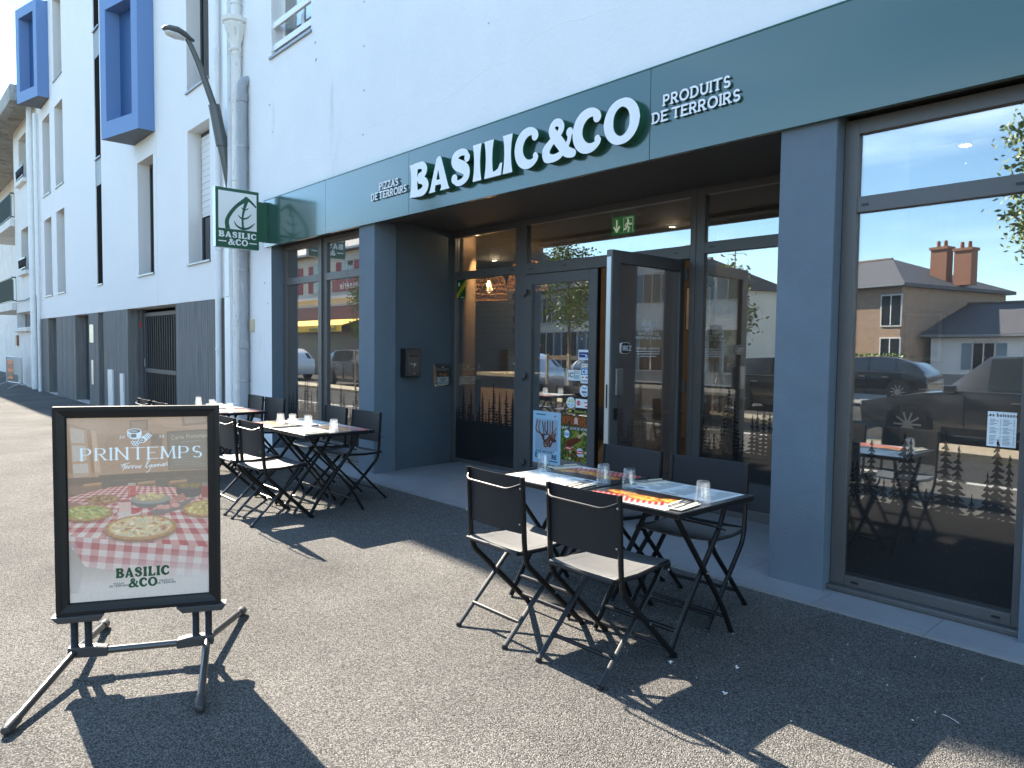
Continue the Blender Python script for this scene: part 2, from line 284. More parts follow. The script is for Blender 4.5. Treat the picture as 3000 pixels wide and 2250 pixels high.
LOGO = {  # width, strokes, polygons, cut strokes
 'B': (.74, [vs(arc(.40,.75,.19,.165,95,-90,8), [.085,.115,.09]), vs(arc(.40,.275,.23,.19,90,-95,8), [.085,.135,.09]), A3([(.2,.915),(.4,.915)], .085), A3([(.2,.085),(.4,.085)], .085), A3([(.22,.525),(.4,.525)], .06)], [stem(.07,.30,.06)], []),
 'A': (.86, [A3([(.2,.26),(.6,.26)], .065), A3([(.43,.93),(.45,.93)], .07)], [[(.02,0),(.30,0),(.27,.07),(.46,.86),(.40,1),(.34,.96),(.08,.08)], [(.40,1),(.52,.97),(.80,.10),(.86,0),(.48,0),(.53,.09),(.36,.83)]], []),
 'S': (.72, [vs([(.58,.72),(.53,.87),(.37,.92),(.20,.86),(.155,.72),(.25,.60),(.42,.50),(.54,.38),(.55,.22),(.43,.10),(.26,.08),(.14,.17)], [.06,.075,.085,.11,.14,.15,.14,.11,.085,.07,.06]), A3([(.57,.73)], .105), A3([(.15,.22)], .115)], [], []),
 'I': (.40, [], [stem(.08,.32,.06)], []),
 'L': (.70, [], [stem(.08,.32,.06), [(.08,0),(.66,0),(.70,.32),(.62,.32),(.54,.19),(.42,.14),(.2,.13)]], []),
 'C': (.80, [vs(arc(.47,.5,.335,.41,52,308,14), [.07,.105,.14,.145,.14,.105,.07]), A3([(.655,.76)], .11), A3([(.665,.27),(.69,.22)], .075)], [], []),
 'O': (.94, [vs(arc(.47,.5,.335,.415,0,360,24), [.135,.085,.135,.085,.135])], [], []),
 '&': (.98, [vs([(.90,.08),(.72,.16),(.50,.45),(.33,.68),(.30,.82),(.40,.92),(.53,.88),(.57,.75),(.47,.60),(.27,.46),(.14,.30),(.16,.14),(.30,.08),(.50,.10),(.68,.24),(.78,.40),(.80,.52)], [.09,.12,.13,.115,.085,.085,.085,.085,.08,.09,.12,.12,.09,.08,.065,.055,.06]), A3([(.80,.60)], .10)], [], []),
}
def seg_field(X, Y, strokes, F):
    for l in strokes:
        pts = l if len(l) > 1 else [l[0], l[0]]
        for (xa, ya, ra), (xb, yb, rb) in zip(pts[:-1], pts[1:]):
            m = max(ra, rb)*2.2
            i0, i1 = np.searchsorted(X[0], [min(xa, xb)-m, max(xa, xb)+m]); j0, j1 = np.searchsorted(Y[:, 0], [min(ya, yb)-m, max(ya, yb)+m])
            if i1 <= i0 or j1 <= j0: continue
            xs, ys = X[j0:j1, i0:i1], Y[j0:j1, i0:i1]; dx, dy = xb-xa, yb-ya; q = dx*dx+dy*dy
            t = np.clip(((xs-xa)*dx+(ys-ya)*dy)/q, 0, 1) if q > 1e-12 else 0
            d = ra+(rb-ra)*t-np.hypot(xs-xa-t*dx, ys-ya-t*dy); F[j0:j1, i0:i1] = np.maximum(F[j0:j1, i0:i1], d)
    return F
def poly_field(X, Y, poly):
    ins = np.zeros(X.shape, bool); D = np.full(X.shape, 9.); n = len(poly)
    for i in range(n):
        (xa, ya), (xb, yb) = poly[i], poly[(i+1) % n]; dx, dy = xb-xa, yb-ya; q = dx*dx+dy*dy+1e-12
        t = np.clip(((X-xa)*dx+(Y-ya)*dy)/q, 0, 1); D = np.minimum(D, np.hypot(X-xa-t*dx, Y-ya-t*dy))
        c = (ya > Y) != (yb > Y); ins ^= c & (X < dx*(Y-ya)/(dy if abs(dy) > 1e-12 else 1e-12)+xa)
    return np.where(ins, D, -D)
def make_field(x0, x1, y0, y1, res, strokes=(), polys=(), cuts=(), smooth=0):
    nx, ny = max(4, int(round((x1-x0)*res))), max(4, int(round((y1-y0)*res)))
    X, Y = np.meshgrid(x0+(np.arange(nx)+.5)*(x1-x0)/nx, y0+(np.arange(ny)+.5)*(y1-y0)/ny)
    F = np.full(X.shape, -1.); seg_field(X, Y, strokes, F)
    for p in polys: F = np.maximum(F, poly_field(X, Y, p))
    if cuts:
        G = np.full(X.shape, -1.); seg_field(X, Y, cuts, G); F = np.minimum(F, -G)
    F = np.clip(F, -.2, .2)
    for _ in range(smooth):
        for ax in (0, 1): F = (np.roll(F, 1, ax)+2*F+np.roll(F, -1, ax))/4
    return X, Y, F
def contours(X, Y, F, tol=.0025):
    ny, nx = F.shape; S = F > 0; nxt = {}
    def pt(a, b):
        fa, fb = F[a], F[b]; t = fa/(fa-fb); return (X[a]+(X[b]-X[a])*t, Y[a]+(Y[b]-Y[a])*t)
    C = S[:-1, :-1].astype(int)+2*S[:-1, 1:]+4*S[1:, 1:]+8*S[1:, :-1]
    P = {}
    for j, i in zip(*np.nonzero((C > 0) & (C < 15))):
        c = C[j, i]; a, b, d, e = (j, i), (j, i+1), (j+1, i+1), (j+1, i)
        E = {0: (a, b), 1: (b, d), 2: (e, d), 3: (a, e)}
        key = {0: ('h', j, i), 1: ('v', j, i+1), 2: ('h', j+1, i), 3: ('v', j, i)}
        T = {1: [(3, 0)], 2: [(0, 1)], 3: [(3, 1)], 4: [(1, 2)], 5: [(3, 2), (1, 0)], 6: [(0, 2)], 7: [(3, 2)], 8: [(2, 3)], 9: [(2, 0)], 10: [(0, 3), (2, 1)], 11: [(2, 1)], 12: [(1, 3)], 13: [(1, 0)], 14: [(0, 3)]}[c]
        for p, q in T:
            for k in (p, q):
                if key[k] not in P: P[key[k]] = pt(*E[k])
            nxt.setdefault(key[p], []).append(key[q])
    loops = []
    while nxt:
        s = next(iter(nxt)); cur = s; lp = []
        while cur in nxt:
            lp.append(P[cur]); l = nxt[cur]; n = l.pop()
            if not l: del nxt[cur]
            cur = n
            if cur == s: break
        if len(lp) > 5: loops.append(lp)
    res = []
    for lp in loops:
        ch = True
        while ch and len(lp) > 6:
            ch = False; o = []; i = 0; n = len(lp)
            while i < n:
                a, b, c = lp[i-1], lp[i], lp[(i+1) % n]; L_ = math.hypot(c[0]-a[0], c[1]-a[1])+1e-9
                d = abs((c[0]-a[0])*(a[1]-b[1])-(a[0]-b[0])*(c[1]-a[1]))/L_
                if d < tol and i+1 < n and L_ < .25:
                    o.append(c); i += 2; ch = True
                else: o.append(b); i += 1
            if len(o) >= n: break
            lp = o; tol2 = tol
            if len(lp) < 12: break
        res.append(lp)
    return res
def solid(loops, name, mat, org, U, V, N, depth, size=1, parent=None, side=None, **tags):
    """filled outlines extruded by depth along N; org = world point of glyph (0,0)"""
    cu = bpy.data.curves.new(name, 'CURVE'); cu.dimensions = '2D'; cu.fill_mode = 'BOTH'; cu.extrude = depth/2
    for lp in loops:
        sp = cu.splines.new('POLY'); sp.points.add(len(lp)-1); sp.use_cyclic_u = True
        for p, q in zip(sp.points, lp): p.co = (q[0]*size, q[1]*size, 0, 1)
    tmp = bpy.data.objects.new(name, cu); me = bpy.data.meshes.new_from_object(tmp); bpy.data.objects.remove(tmp); bpy.data.curves.remove(cu)
    U, V, N, org = Vector(U), Vector(V), Vector(N), Vector(org); off = rootloc(parent) if parent else Vector((0, 0, 0))
    mt = Matrix.Translation(org-off+N*depth/2) @ Matrix((U, V, N)).transposed().to_4x4()
    me.transform(mt); me.materials.clear(); me.materials.append(mat)
    if side:
        me.materials.append(side)
        for p in me.polygons:
            if abs(p.normal.dot(N)) < .7: p.material_index = 1
    me.name = name; me.update()
    return link(name, me, None, parent, **tags)
def logo_word(s, gap=.05):
    x = 0; out = []
    for ch in s:
        wd, st, po, cu = LOGO[ch]
        out.append(([[(a+x, b, r) for a, b, r in l] for l in st], [[(a+x, b) for a, b in p] for p in po], x, x+wd)); x += wd+gap
    return out, x-gap
def word_loops(strokes, polys, x0, x1, res=70, y0=-.2, y1=1.2, smooth=1, tol=.002):
    X, Y, F = make_field(x0-.15, x1+.15, y0, y1, res, strokes, polys, smooth=smooth); return contours(X, Y, F, tol)
def text_solid(s, name, mat, org, U, V, N, size, depth=.002, r=.08, gap=.2, serif=0, parent=None, align=0, res=60, xscale=1, **tags):
    lt, wd = layout(s, r, gap, serif); st = [[(a*xscale, b, q) for a, b, q in l] for g in lt for l in g]; wd *= xscale
    lp = word_loops(st, [], 0, wd, res, -.5, 1.25, 0)
    o = Vector(org)-Vector(U)*wd*size*align
    return solid(lp, name, mat, o, U, V, N, depth, size, parent, **tags)
# ------------------------------------------------------------------ print painting (flat print only)
class Pic:
    def __init__(s, w, h, col=(1, 1, 1)):
        s.w, s.h = w, h; s.a = np.ones((h, w, 3))*np.array(col); s.Y, s.X = np.mgrid[0:h, 0:w]; s.Y = s.Y+.5; s.X = s.X+.5    # y down
    def mask(s, m, col, op=1.):
        m = np.clip(m, 0, 1)[..., None]*op; s.a = s.a*(1-m)+np.array(col)*m
    def rect(s, x0, y0, x1, y1, col, op=1.):
        s.mask(np.clip(np.minimum(np.minimum(s.X-x0, x1-s.X), np.minimum(s.Y-y0, y1-s.Y))+.5, 0, 1), col, op)
    def ell(s, cx, cy, rx, ry, col, op=1., soft=1.):
        d = 1-np.hypot((s.X-cx)/rx, (s.Y-cy)/ry); s.mask(np.clip(d*min(rx, ry)/soft+.5, 0, 1), col, op)
    def poly(s, pts, col, op=1.): s.mask(poly_field(s.X, s.Y, pts)+.5, col, op)
    def line(s, pts, r, col, op=1.):
        F = np.full(s.X.shape, -9.); seg_field(s.X, s.Y, [[(a, b, r) for a, b in pts]], F); s.mask(F+.5, col, op)
    def text(s, t, x, y, size, col, r=.08, gap=.2, serif=0, align=0, op=1., slope=0, xs=1.):
        lt, wd = layout(t, r, gap, serif); wd *= xs; F = np.full(s.X.shape, -9.); x -= wd*size*align
        st = [[(x+a*size*xs, y-b*size-slope*a*size, max(q*size, .45)) for a, b, q in l] for g in lt for l in g]; seg_field(s.X, s.Y, st, F); s.mask(F+.5, col, op)
    def didone(s, t, x, y, size, col, thick=.085, thin=.026, gap=.25, align=.5, xs=1.):
        lt, wd = layout(t, .05, gap, .13); wd *= xs; F = np.full(s.X.shape, -9.); x -= wd*size*align; st = []
        for g in lt:
            for l in g:
                for (a, b, q), (c, d, q2) in zip(l[:-1], l[1:]):
                    dx, dy = c-a, d-b; n_ = math.hypot(dx, dy)+1e-9; v = abs(dy)/n_; rr = thin+(thick-thin)*v**2
                    if dx*dy > 0 and .5 < v < .985 and n_ > .3: rr = thin*1.2
                    st.append([(x+p_*size*xs, y-q_*size, max(rr*size, .5)) for p_, q_ in ((a, b), (c, d))])
        seg_field(s.X, s.Y, st, F); s.mask(F+.5, col)
    def logo(s, t, x, y, size, col, align=0, op=1., slope=0):
        g, wd = logo_word(t); x -= wd*size*align; F = np.full(s.X.shape, -9.)
        for st, po, a, b in g:
            F = seg_field(s.X, s.Y, [[(x+q[0]*size, y-q[1]*size-slope*q[0]*size, q[2]*size) for q in l] for l in st], F)
            for p in po: F = np.maximum(F, poly_field(s.X, s.Y, [(x+q[0]*size, y-q[1]*size-slope*q[0]*size) for q in p]))
        s.mask(F+.5, col, op)
    def noise(s, amt, n=8):
        k = RNG.rand(s.h//n+2, s.w//n+2); yi, xi = s.Y/n, s.X/n; y0, x0 = yi.astype(int), xi.astype(int); fy, fx = yi-y0, xi-x0
        v = k[y0, x0]*(1-fy)*(1-fx)+k[y0+1, x0]*fy*(1-fx)+k[y0, x0+1]*(1-fy)*fx+k[y0+1, x0+1]*fy*fx
        s.a *= (1+amt*(v-.5))[..., None]; return v
    def mat(s, name, rough=.35, spec=.5, coat=0, glow=0):
        im = bpy.data.images.new(name, s.w, s.h, float_buffer=False); im.colorspace_settings.name = 'sRGB'
        px = np.ones((s.h, s.w, 4), np.float32); px[..., :3] = np.clip(s.a, 0, 1)[::-1]; im.pixels.foreach_set(px.ravel()); im.update(); im.pack()
        m = bpy.data.materials.new(name); m.use_nodes = True; n = m.node_tree; p = n.nodes['Principled BSDF']; p.inputs['Roughness'].default_value = rough
        p.inputs['Specular IOR Level'].default_value = spec; p.inputs['Coat Weight'].default_value = coat; p.inputs['Coat Roughness'].default_value = .05
        t = n.nodes.new('ShaderNodeTexImage'); t.image = im; t.extension = 'EXTEND'; n.links.new(t.outputs[0], p.inputs['Base Color'])
        if glow: n.links.new(t.outputs[0], p.inputs['Emission Color']); p.inputs['Emission Strength'].default_value = glow
        return m
def card(name, mat, org, U, V, w_, h_, th=.001, parent=None, **tags):
    """printed sheet: front face carries the print; org = lower-left corner, normal = U x V"""
    U, V = Vector(U).normalized(), Vector(V).normalized(); N = U.cross(V); o = Vector(org); mb = MB()
    f = [o, o+U*w_, o+U*w_+V*h_, o+V*h_]; mb.add([p+N*th for p in f]+f, [(0,1,2,3),(7,6,5,4),(0,4,5,1),(1,5,6,2),(2,6,7,3),(3,7,4,0)])
    ob = mb.build(name, mat, parent, **tags); me = ob.data; uv = me.uv_layers.new(name='uv')
    for p in me.polygons:
        for li in p.loop_indices:
            v = me.loops[li].vertex_index % 4; uv.data[li].uv = [(0,0),(1,0),(1,1),(0,1)][v]
    return ob
X_, Y_, Z_ = Vector((1, 0, 0)), Vector((0, 1, 0)), Vector((0, 0, 1))
# ================================================================== SETTING
def gz(x): return 0 if x > -11 else max(-.13, -.13*(-11-x)/8)
m_wall = M('white_render', (.80, .80, .79), .85, bump=.35, bscale=26, var=.05, vscale=1.2, spec=.25, dirt=((.50, .50, .48), 1.1, .62, .85, (1.6, 1, .35)))
m_wall2 = M('apartment_render', (.80, .78, .755), .85, bump=.2, bscale=40, var=.035, vscale=.7, spec=.25, dirt=((.55, .54, .52), .8, .66, .9, (2.2, 1, .2)))
m_old = M('old_render', (.74, .725, .68), .9, bump=.3, bscale=20, var=.12, vscale=1.5, spec=.2, dirt=((.33, .31, .28), .9, .58, .8, (1.4, 1, .3)))
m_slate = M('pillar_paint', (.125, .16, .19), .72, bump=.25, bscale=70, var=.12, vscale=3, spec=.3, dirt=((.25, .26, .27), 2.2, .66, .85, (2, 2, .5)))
m_frame = M('window_aluminium', (.105, .102, .098), .42, metal=.2, var=.07, vscale=9)
m_dark = M('dark_interior', (.035, .034, .033), .8, var=.1)
m_tile = M('terrace_tile', (.24, .245, .25), .5, bump=.08, bscale=90, var=.16, vscale=3.5, dirt=((.12, .12, .12), 5, .6, .8, (1, 1, 1)))
m_green = M('fascia_green', (.020, .072, .055), .19, spec=.75, metal=.0, coat=.55, var=.03, vscale=1)
m_sgreen = M('sign_green', (.014, .085, .045), .4, spec=.5)
m_white = M('white_acrylic', (.80, .80, .79), .35, spec=.4)
m_kerb = M('kerb_stone', (.42, .41, .38), .8, bump=.3, bscale=40, var=.15, vscale=5)
m_plinth = M('ribbed_concrete', (.205, .20, .192), .8, bump=.25, bscale=30, var=.42, vscale=2.4, stretch=(9, 9, .5), spec=.3, dirt=((.26, .255, .25), 2, .55, .9, (6, 6, .3)))
m_blue = M('blue_cladding', (.125, .225, .43), .5, spec=.4, var=.03, vscale=.8)
m_pvc = M('white_pvc', (.78, .79, .79), .45, var=.06, vscale=4, dirt=((.42, .40, .36), 6, .60, .8, (3, 3, .7)))
m_cast = M('painted_cast_iron', (.72, .71, .67), .6, var=.1, vscale=6, bump=.2, bscale=40, dirt=((.30, .27, .22), 5, .57, .72, (2, 2, .6)))
m_gpvc = M('grey_pvc', (.31, .325, .345), .5, var=.1, vscale=5, dirt=((.62, .62, .6), 4, .6, .7, (3, 3, .6)))
m_gate = M('gate_paint', (.06, .062, .066), .55, spec=.3)
m_zinc = M('zinc_sill', (.30, .31, .32), .4, metal=.6, var=.1)
m_black = M('black_paint', (.012, .012, .013), .35)
m_shut = M('roller_shutter', (.72, .71, .69), .5)
m_dglass = M('dark_window_glass', (.012, .014, .018), .04, spec=.9)
# ground: forecourt, road, planting, far ground
mb = MB(); xs = [-62, -45, -33, -27, -23, -19, -17, -15, -13, -11, -8, -4, 0, 4, 9]; ys = [-.32, 2, 4.3, 6]
for i in range(len(xs)-1):
    for j in range(len(ys)-1): mb.quad((xs[i], ys[j], gz(xs[i])), (xs[i+1], ys[j], gz(xs[i+1])), (xs[i+1], ys[j+1], gz(xs[i+1])), (xs[i], ys[j+1], gz(xs[i])))
g = mb.build('pavement', m_asph); g['kind'] = 'structure'
m_jt = M('joint_bitumen', (.10, .097, .092), 1, spec=0)
for x0, y0, x1, y1 in ((-11.55, -.15, -9.75, 3.35), (-16.7, .2, -17.95, 3.8)):
    mb = MB(); rs = random.Random(int(-x0*10)); P_ = [(x0+(x1-x0)*i/60, y0+(y1-y0)*i/60+.012*rs.random()) for i in range(61)]
    for (a, b), (c, d) in zip(P_[:-1], P_[1:]): w_ = .004+.004*rs.random(); mb.quad((a, b-w_, gz(a)+.0012), (c, d-w_, gz(c)+.0012), (c, d+w_, gz(c)+.0012), (a, b+w_, gz(a)+.0012))
    mb.build('asphalt_joint', m_jt, g)
k = thing('kerb', '', 'kerb'); del k['label'], k['category']; k['kind'] = 'structure'
stones = None
for i in range(30):
    x = -24+i*1.0; ob = None
    ob = MB().box(x+.004, -.46, gz(x)-.25, x+.996, -.325, gz(x)+.004).build('kerb_stone', m_kerb, k, bevel=.01)
mb = MB().quad((-150, -3.6, -.145), (60, -3.6, -.145), (60, -.3, -.145), (-150, -.3, -.145)); mb.build('road', m_road)['kind'] = 'structure'
m_bed = M('planting_soil', (.32, .27, .19), .95, bump=.6, bscale=30, var=.35, vscale=9)
MB().box(-60, -4.7, -.3, 25, -3.6, -.05).build('planting_strip', m_bed)['kind'] = 'structure'
m_park = asphalt_mat('car_park_asphalt', (.05, .05, .05), (.22, .21, .20), .2, .7)
MB().quad((-150, -13, -.14), (60, -13, -.14), (60, -4.7, -.14), (-150, -4.7, -.14)).build('car_park', m_park)['kind'] = 'structure'
m_gnd = M('far_ground', (.20, .19, .17), .95, var=.3, vscale=.1)
MB().quad((-600, -600, -.4), (600, -600, -.4), (600, 600, -.4), (-600, 600, -.4)).build('ground', m_gnd)['kind'] = 'structure'
# terrace floor of single tiles (flush row of narrow ones in front)
tf = thing('terrace_floor', '', ''); del tf['label'], tf['category']; tf['kind'] = 'structure'
m_grout = M('grout', (.33, .33, .32), .9)
MB().box(-9.96, 4.115, -.2, 6, 4.4, .003).box(-7.5, 4.4, -.2, -2.0, 5.76, .003).box(-9.96, 4.4, -.2, -7.5, 4.62, .003).box(-2.0, 4.4, -.2, 6, 4.62, .003).build('screed', m_grout, tf)
tm = {}
for r, (y0, y1) in enumerate(((4.115, 4.178), (4.18, 4.77), (4.772, 5.36), (5.362, 5.76))):
    for i in range(-14, 7):
        x0 = -1.27+i*.602
        if r > 1 and not (-7.6 < x0 < -2.3): continue
        if x0 < -9.97: continue
        yy = y1 if r != 1 or -7.6 < x0 < -2.3 else 4.6
        key = (r, yy)
        if key not in tm:
            tm[key] = MB().box(.001, 0, 0, .600, yy-y0-.002, .012).mesh('tile')
            tm[key].materials.append(m_tile)
        t = link('tile', tm[key], None, tf); t.location = (x0, y0, .002+RNG.rand()*.0012)
# ================================================================== RESTAURANT BUILDING
RB = thing('restaurant_building', 'white rendered building with dark grey pillars and the glazed pizza restaurant on its ground floor', 'building', (-5, 4.4, 0))
UW = (-9.93, -8.73, 5.54, 7.05, .22)
mb = sheet(MB(), -11.6, 7, 2.90, 9.0, 4.385, [UW])
mb.quad((-11.6, 4.385, -.2), (-9.97, 4.385, -.2), (-9.97, 4.385, 2.9), (-11.6, 4.385, 2.9))
mb.quad((-11.6, 12, -.2), (-11.6, 4.385, -.2), (-11.6, 4.385, 9), (-11.6, 12, 9)); mb.quad((7, 4.385, -.2), (7, 12, -.2), (7, 12, 9), (7, 4.385, 9))
mb.quad((7, 12, -.2), (-11.6, 12, -.2), (-11.6, 12, 9), (7, 12, 9)); mb.quad((-11.6, 4.385, 9), (7, 4.385, 9), (7, 12, 9), (-11.6, 12, 9))
mb.build('wall', m_wall, RB)
# little plaster marks and screw holes
mk = M('plaster_mark', (.42, .43, .44), .9)
for x, z, s in ((-8.6, 5.13, .02), (-8.62, 5.35, .016), (-7.42, 5.95, .012), (-7.42, 5.45, .012), (-7.42, 4.95, .013), (-7.42, 4.45, .014), (-7.44, 3.95, .012), (-10.0, 4.9, .016), (-6.5, 6.2, .015), (-10.2, 2.4, .015), (-10.1, 2.1, .012), (-9.9, 4.5, .012), (-5.2, 4.5, .01), (-4.7, 4.6, .01)):
    MB().obox((x, 4.384, z), (s, 0, s*.2), (0, .003, 0), (0, 0, s*.7)).build('plaster_mark', mk, RB)
sm_ = m_wall
def seam(pts, w_):
    MB().tube([(x, 4.3855, z) for x, z in pts], w_, 5).build('plaster_seam', sm_, RB)
rs = random.Random(17)
seam([(-9.6+.16*i, 3.86+.05*math.sin(i*.5)+.02*rs.random()+.006*i) for i in range(30)], .0026); seam([(-4.7+.16*i, 4.15+.04*math.sin(i*.7)+.02*rs.random()) for i in range(22)], .0024)
for x in (-10.02, -7.42, -6.72): seam([(x+.006*rs.random(), 3.6+.3*i) for i in range(16)], .0018)
# upper window of the restaurant building
W = MB(); xa, xb, za, zb = -9.93, -8.73, 5.54, 7.05
for a, b, c, d in ((xa, xa+.06, za, zb), (xb-.06, xb, za, zb), (xa+.06, xb-.06, zb-.06, zb), (xa+.06, xb-.06, za, za+.06), ((xa+xb)/2-.04, (xa+xb)/2+.04, za+.06, zb-.06)): W.box(a, 4.56, c, b, 4.61, d)
uw = W.build('window', m_white, RB)
MB().box(xa+.06, 4.575, za+.06, xb-.06, 4.582, zb-.06).build('pane', m_glass, uw)
cm = M('curtain_cloth', (.62, .63, .64), .9, var=.2, vscale=4, stretch=(9, 1, .3)); mb = MB()
P_ = [(xa+.08+i*.03, 4.66+.02*math.sin(i*1.9)) for i in range(36)]
for i in range(35): mb.quad((*P_[i], za), (*P_[i+1], za), (*P_[i+1], zb), (*P_[i], zb))
mb.build('curtain', cm, uw)
MB().box(xa, 4.70, za, xb, 4.72, zb).build('blind', m_dark, uw)
MB().box(xa-.04, 4.355, za-.03, xb+.02, 4.56, za+.004).build('sill', m_zinc, uw, bevel=.004)
for z in (za+.09, za+.40): MB().box(xa+.003, 4.41, z, xb-.003, 4.45, z+.085).build('rail', m_white, uw, bevel=.004)
# pillars, reveal, recess walls, soffit
MB().box(-7.535, 4.385, -.1, -7.19, 4.68, 2.93).build('pillar', m_slate, RB, bevel=.006)
MB().box(-2.295, 4.385, -.1, -1.937, 4.62, 2.93).build('pillar', m_slate, RB, bevel=.006)
MB().box(-.915, 4.372, -.1, -.35, 4.62, 2.93).build('pillar', m_slate, RB, bevel=.006)
MB().box(-2.29, 4.62, -.1, -2.05, 5.9, 3.0).build('recess_wall', m_slate, RB)
a, b = Vector((-7.215, 4.66, 0)), Vector((-7.478, 5.75, 0)); t = (b-a).normalized(); n = Vector((t.y, -t.x, 0))
MB().obox((a+b)/2-n*.06+Vector((0, 0, 1.45)), t*((b-a).length/2+.1), n*.06, (0, 0, 1.55)).build('recess_wall', M('recess_paint_shaded', (.10, .125, .145), .7, bump=.2, bscale=80, var=.12, vscale=2, spec=.3, dirt=((.17, .17, .17), 2.5, .66, .85, (2, 2, .5))), RB)  # shade inside the recess put into a darker pillar paint
MB().box(-10.02, 4.3862, -.1, -9.972, 4.62, 2.93).build('reveal', m_slate, RB)
MB().box(-10.02, 4.40, 2.93, 6.5, 4.62, 3.0).box(-7.6, 4.62, 2.975, -2.05, 5.72, 3.02).build('soffit', M('soffit_paint', (.06, .058, .055), .7), RB)
MB().box(-7.6, 5.70, 2.966, -2.05, 5.9, 3.1).build('lintel', m_frame, RB)
# interior shell
m_int = M('interior_wall', (.16, .145, .125), .85, var=.15, vscale=1.5); m_ifl = M('interior_floor', (.13, .11, .09), .6, var=.2, vscale=3)
mb = MB(); mb.box(-11.4, 4.62, -.1, 6.8, 11, .004).build('interior_floor', m_ifl, RB)
mb = MB().box(-11.4, 10.4, 0, 6.8, 10.6, 3.3).box(-11.5, 4.62, 0, -11.3, 10.4, 3.3).box(6.6, 4.62, 0, 6.8, 10.4, 3.3); mb.build('interior_wall', m_int, RB)
MB().box(-11.5, 4.62, 3.02, 6.8, 5.69, 3.1).box(-11.5, 5.91, 3.02, 6.8, 10.6, 3.1).box(-11.5, 5.69, 3.1, 6.8, 5.91, 3.12).build('interior_ceiling', M('ceiling_paint', (.05, .05, .05), .8), RB)
MB().box(-2.05, 4.62, 2.9, 6.6, 4.66, 3.05).box(-.9, 4.62, 0, 6.6, 4.66, 2.9).box(-11.3, 4.62, 2.9, -7.6, 4.66, 3.05).box(-11.3, 4.62, 0, -10.02, 4.66, 2.9).build('interior_lining', m_int, RB)
# ---- glazing of the entrance (front face at y=5.72)
EW = thing('dummy', '', ''); bpy.data.objects.remove(EW)
def frame_bars(name, bars, y0, y1, parent=RB, mat=m_frame):
    mb = MB()
    for a, b, c, d in bars: mb.box(a, y0, c, b, y1, d)
    return mb.build(name, mat, parent, bevel=.004)
ent = frame_bars('window', [(-7.50, -7.40, .012, 2.966), (-7.40, -6.245, 2.90, 2.966), (-7.40, -6.245, 2.365, 2.462), (-7.40, -6.245, .012, .058), (-6.245, -6.185, .012, 2.966)], 5.715, 5.79)
MB().box(-7.40, 5.745, 2.462, -6.245, 5.757, 2.90).build('pane', m_glass, ent); MB().box(-7.40, 5.745, .058, -6.245, 5.757, 2.365).build('pane', m_glass, ent)
drs = frame_bars('door_frame', [(-6.183, -6.065, .012, 2.966), (-6.065, -3.85, 2.91, 2.966), (-6.065, -3.85, 2.345, 2.468), (-3.85, -3.79, .012, 2.966)], 5.713, 5.792)
MB().box(-6.065, 5.745, 2.468, -3.85, 5.757, 2.91).build('pane', m_glass, drs)
MB().box(-6.06, 5.72, .002, -3.85, 5.80, .012).build('threshold', m_zinc, drs)
rw = frame_bars('window', [(-3.788, -3.70, .012, 2.966), (-3.70, -2.295, 2.91, 2.966), (-3.70, -2.295, 2.378, 2.482), (-3.70, -2.295, .012, .10)], 5.715, 5.79)
MB().box(-3.70, 5.745, 2.482, -2.295, 5.757, 2.91).build('pane', m_glass, rw); MB().box(-3.70, 5.745, .10, -2.295, 5.757, 2.378).build('pane', m_glass, rw)
# ---- right shop window (y about 4.5)
sw = frame_bars('window', [(-1.934, -1.848, .05, 2.90), (-.972, -.917, .05, 2.90), (-1.848, -.972, 2.81, 2.90), (-1.848, -.972, 2.34, 2.436), (-1.848, -.972, .05, .116)], 4.485, 4.56)
MB().box(-1.848, 4.515, 2.436, -.972, 4.527, 2.81).build('pane', m_glass, sw); MB().box(-1.848, 4.515, .116, -.972, 4.527, 2.34).build('pane', m_glass, sw)
MB().box(-1.936, 4.44, .016, -.916, 4.56, .049).build('sill', m_frame, sw, bevel=.006)
sw2 = frame_bars('window', [(-.34, -.27, .05, 2.9), (2.2, 2.3, .05, 2.9), (-.27, 2.2, 2.81, 2.9), (-.27, 2.2, 2.34, 2.436), (-.27, 2.2, .05, .116)], 4.485, 4.56); MB().box(-.27, 4.515, .116, 2.2, 4.527, 2.81).build('pane', m_glass, sw2)
MB().box(2.3, 4.385, -.1, 7, 4.6, 2.93).build('pillar', m_slate, RB)
# ---- left shop window, two lights (y about 4.56)
lw = frame_bars('window', [(-9.97, -9.865, .05, 2.92), (-8.892, -8.655, .05, 2.92), (-7.57, -7.5351, .05, 2.92), (-9.865, -8.892, 2.85, 2.92), (-8.655, -7.57, 2.85, 2.92), (-9.865, -8.892, 2.355, 2.452), (-8.655, -7.57, 2.355, 2.452), (-9.865, -8.892, .05, .14), (-8.655, -7.57, .05, .14)], 4.555, 4.618)
MB().box(-8.80, 4.53, .05, -8.75, 4.554, 2.92).build('mullion', m_frame, lw, bevel=.003)
for a, b in ((-9.865, -8.892), (-8.655, -7.57)):
    MB().box(a, 4.585, 2.452, b, 4.595, 2.85).build('pane', m_glass, lw); MB().box(a, 4.585, .14, b, 4.595, 2.355).build('pane', m_glass, lw)
MB().box(-9.97, 4.52, .014, -7.536, 4.62, .049).build('sill', m_frame, lw, bevel=.005)
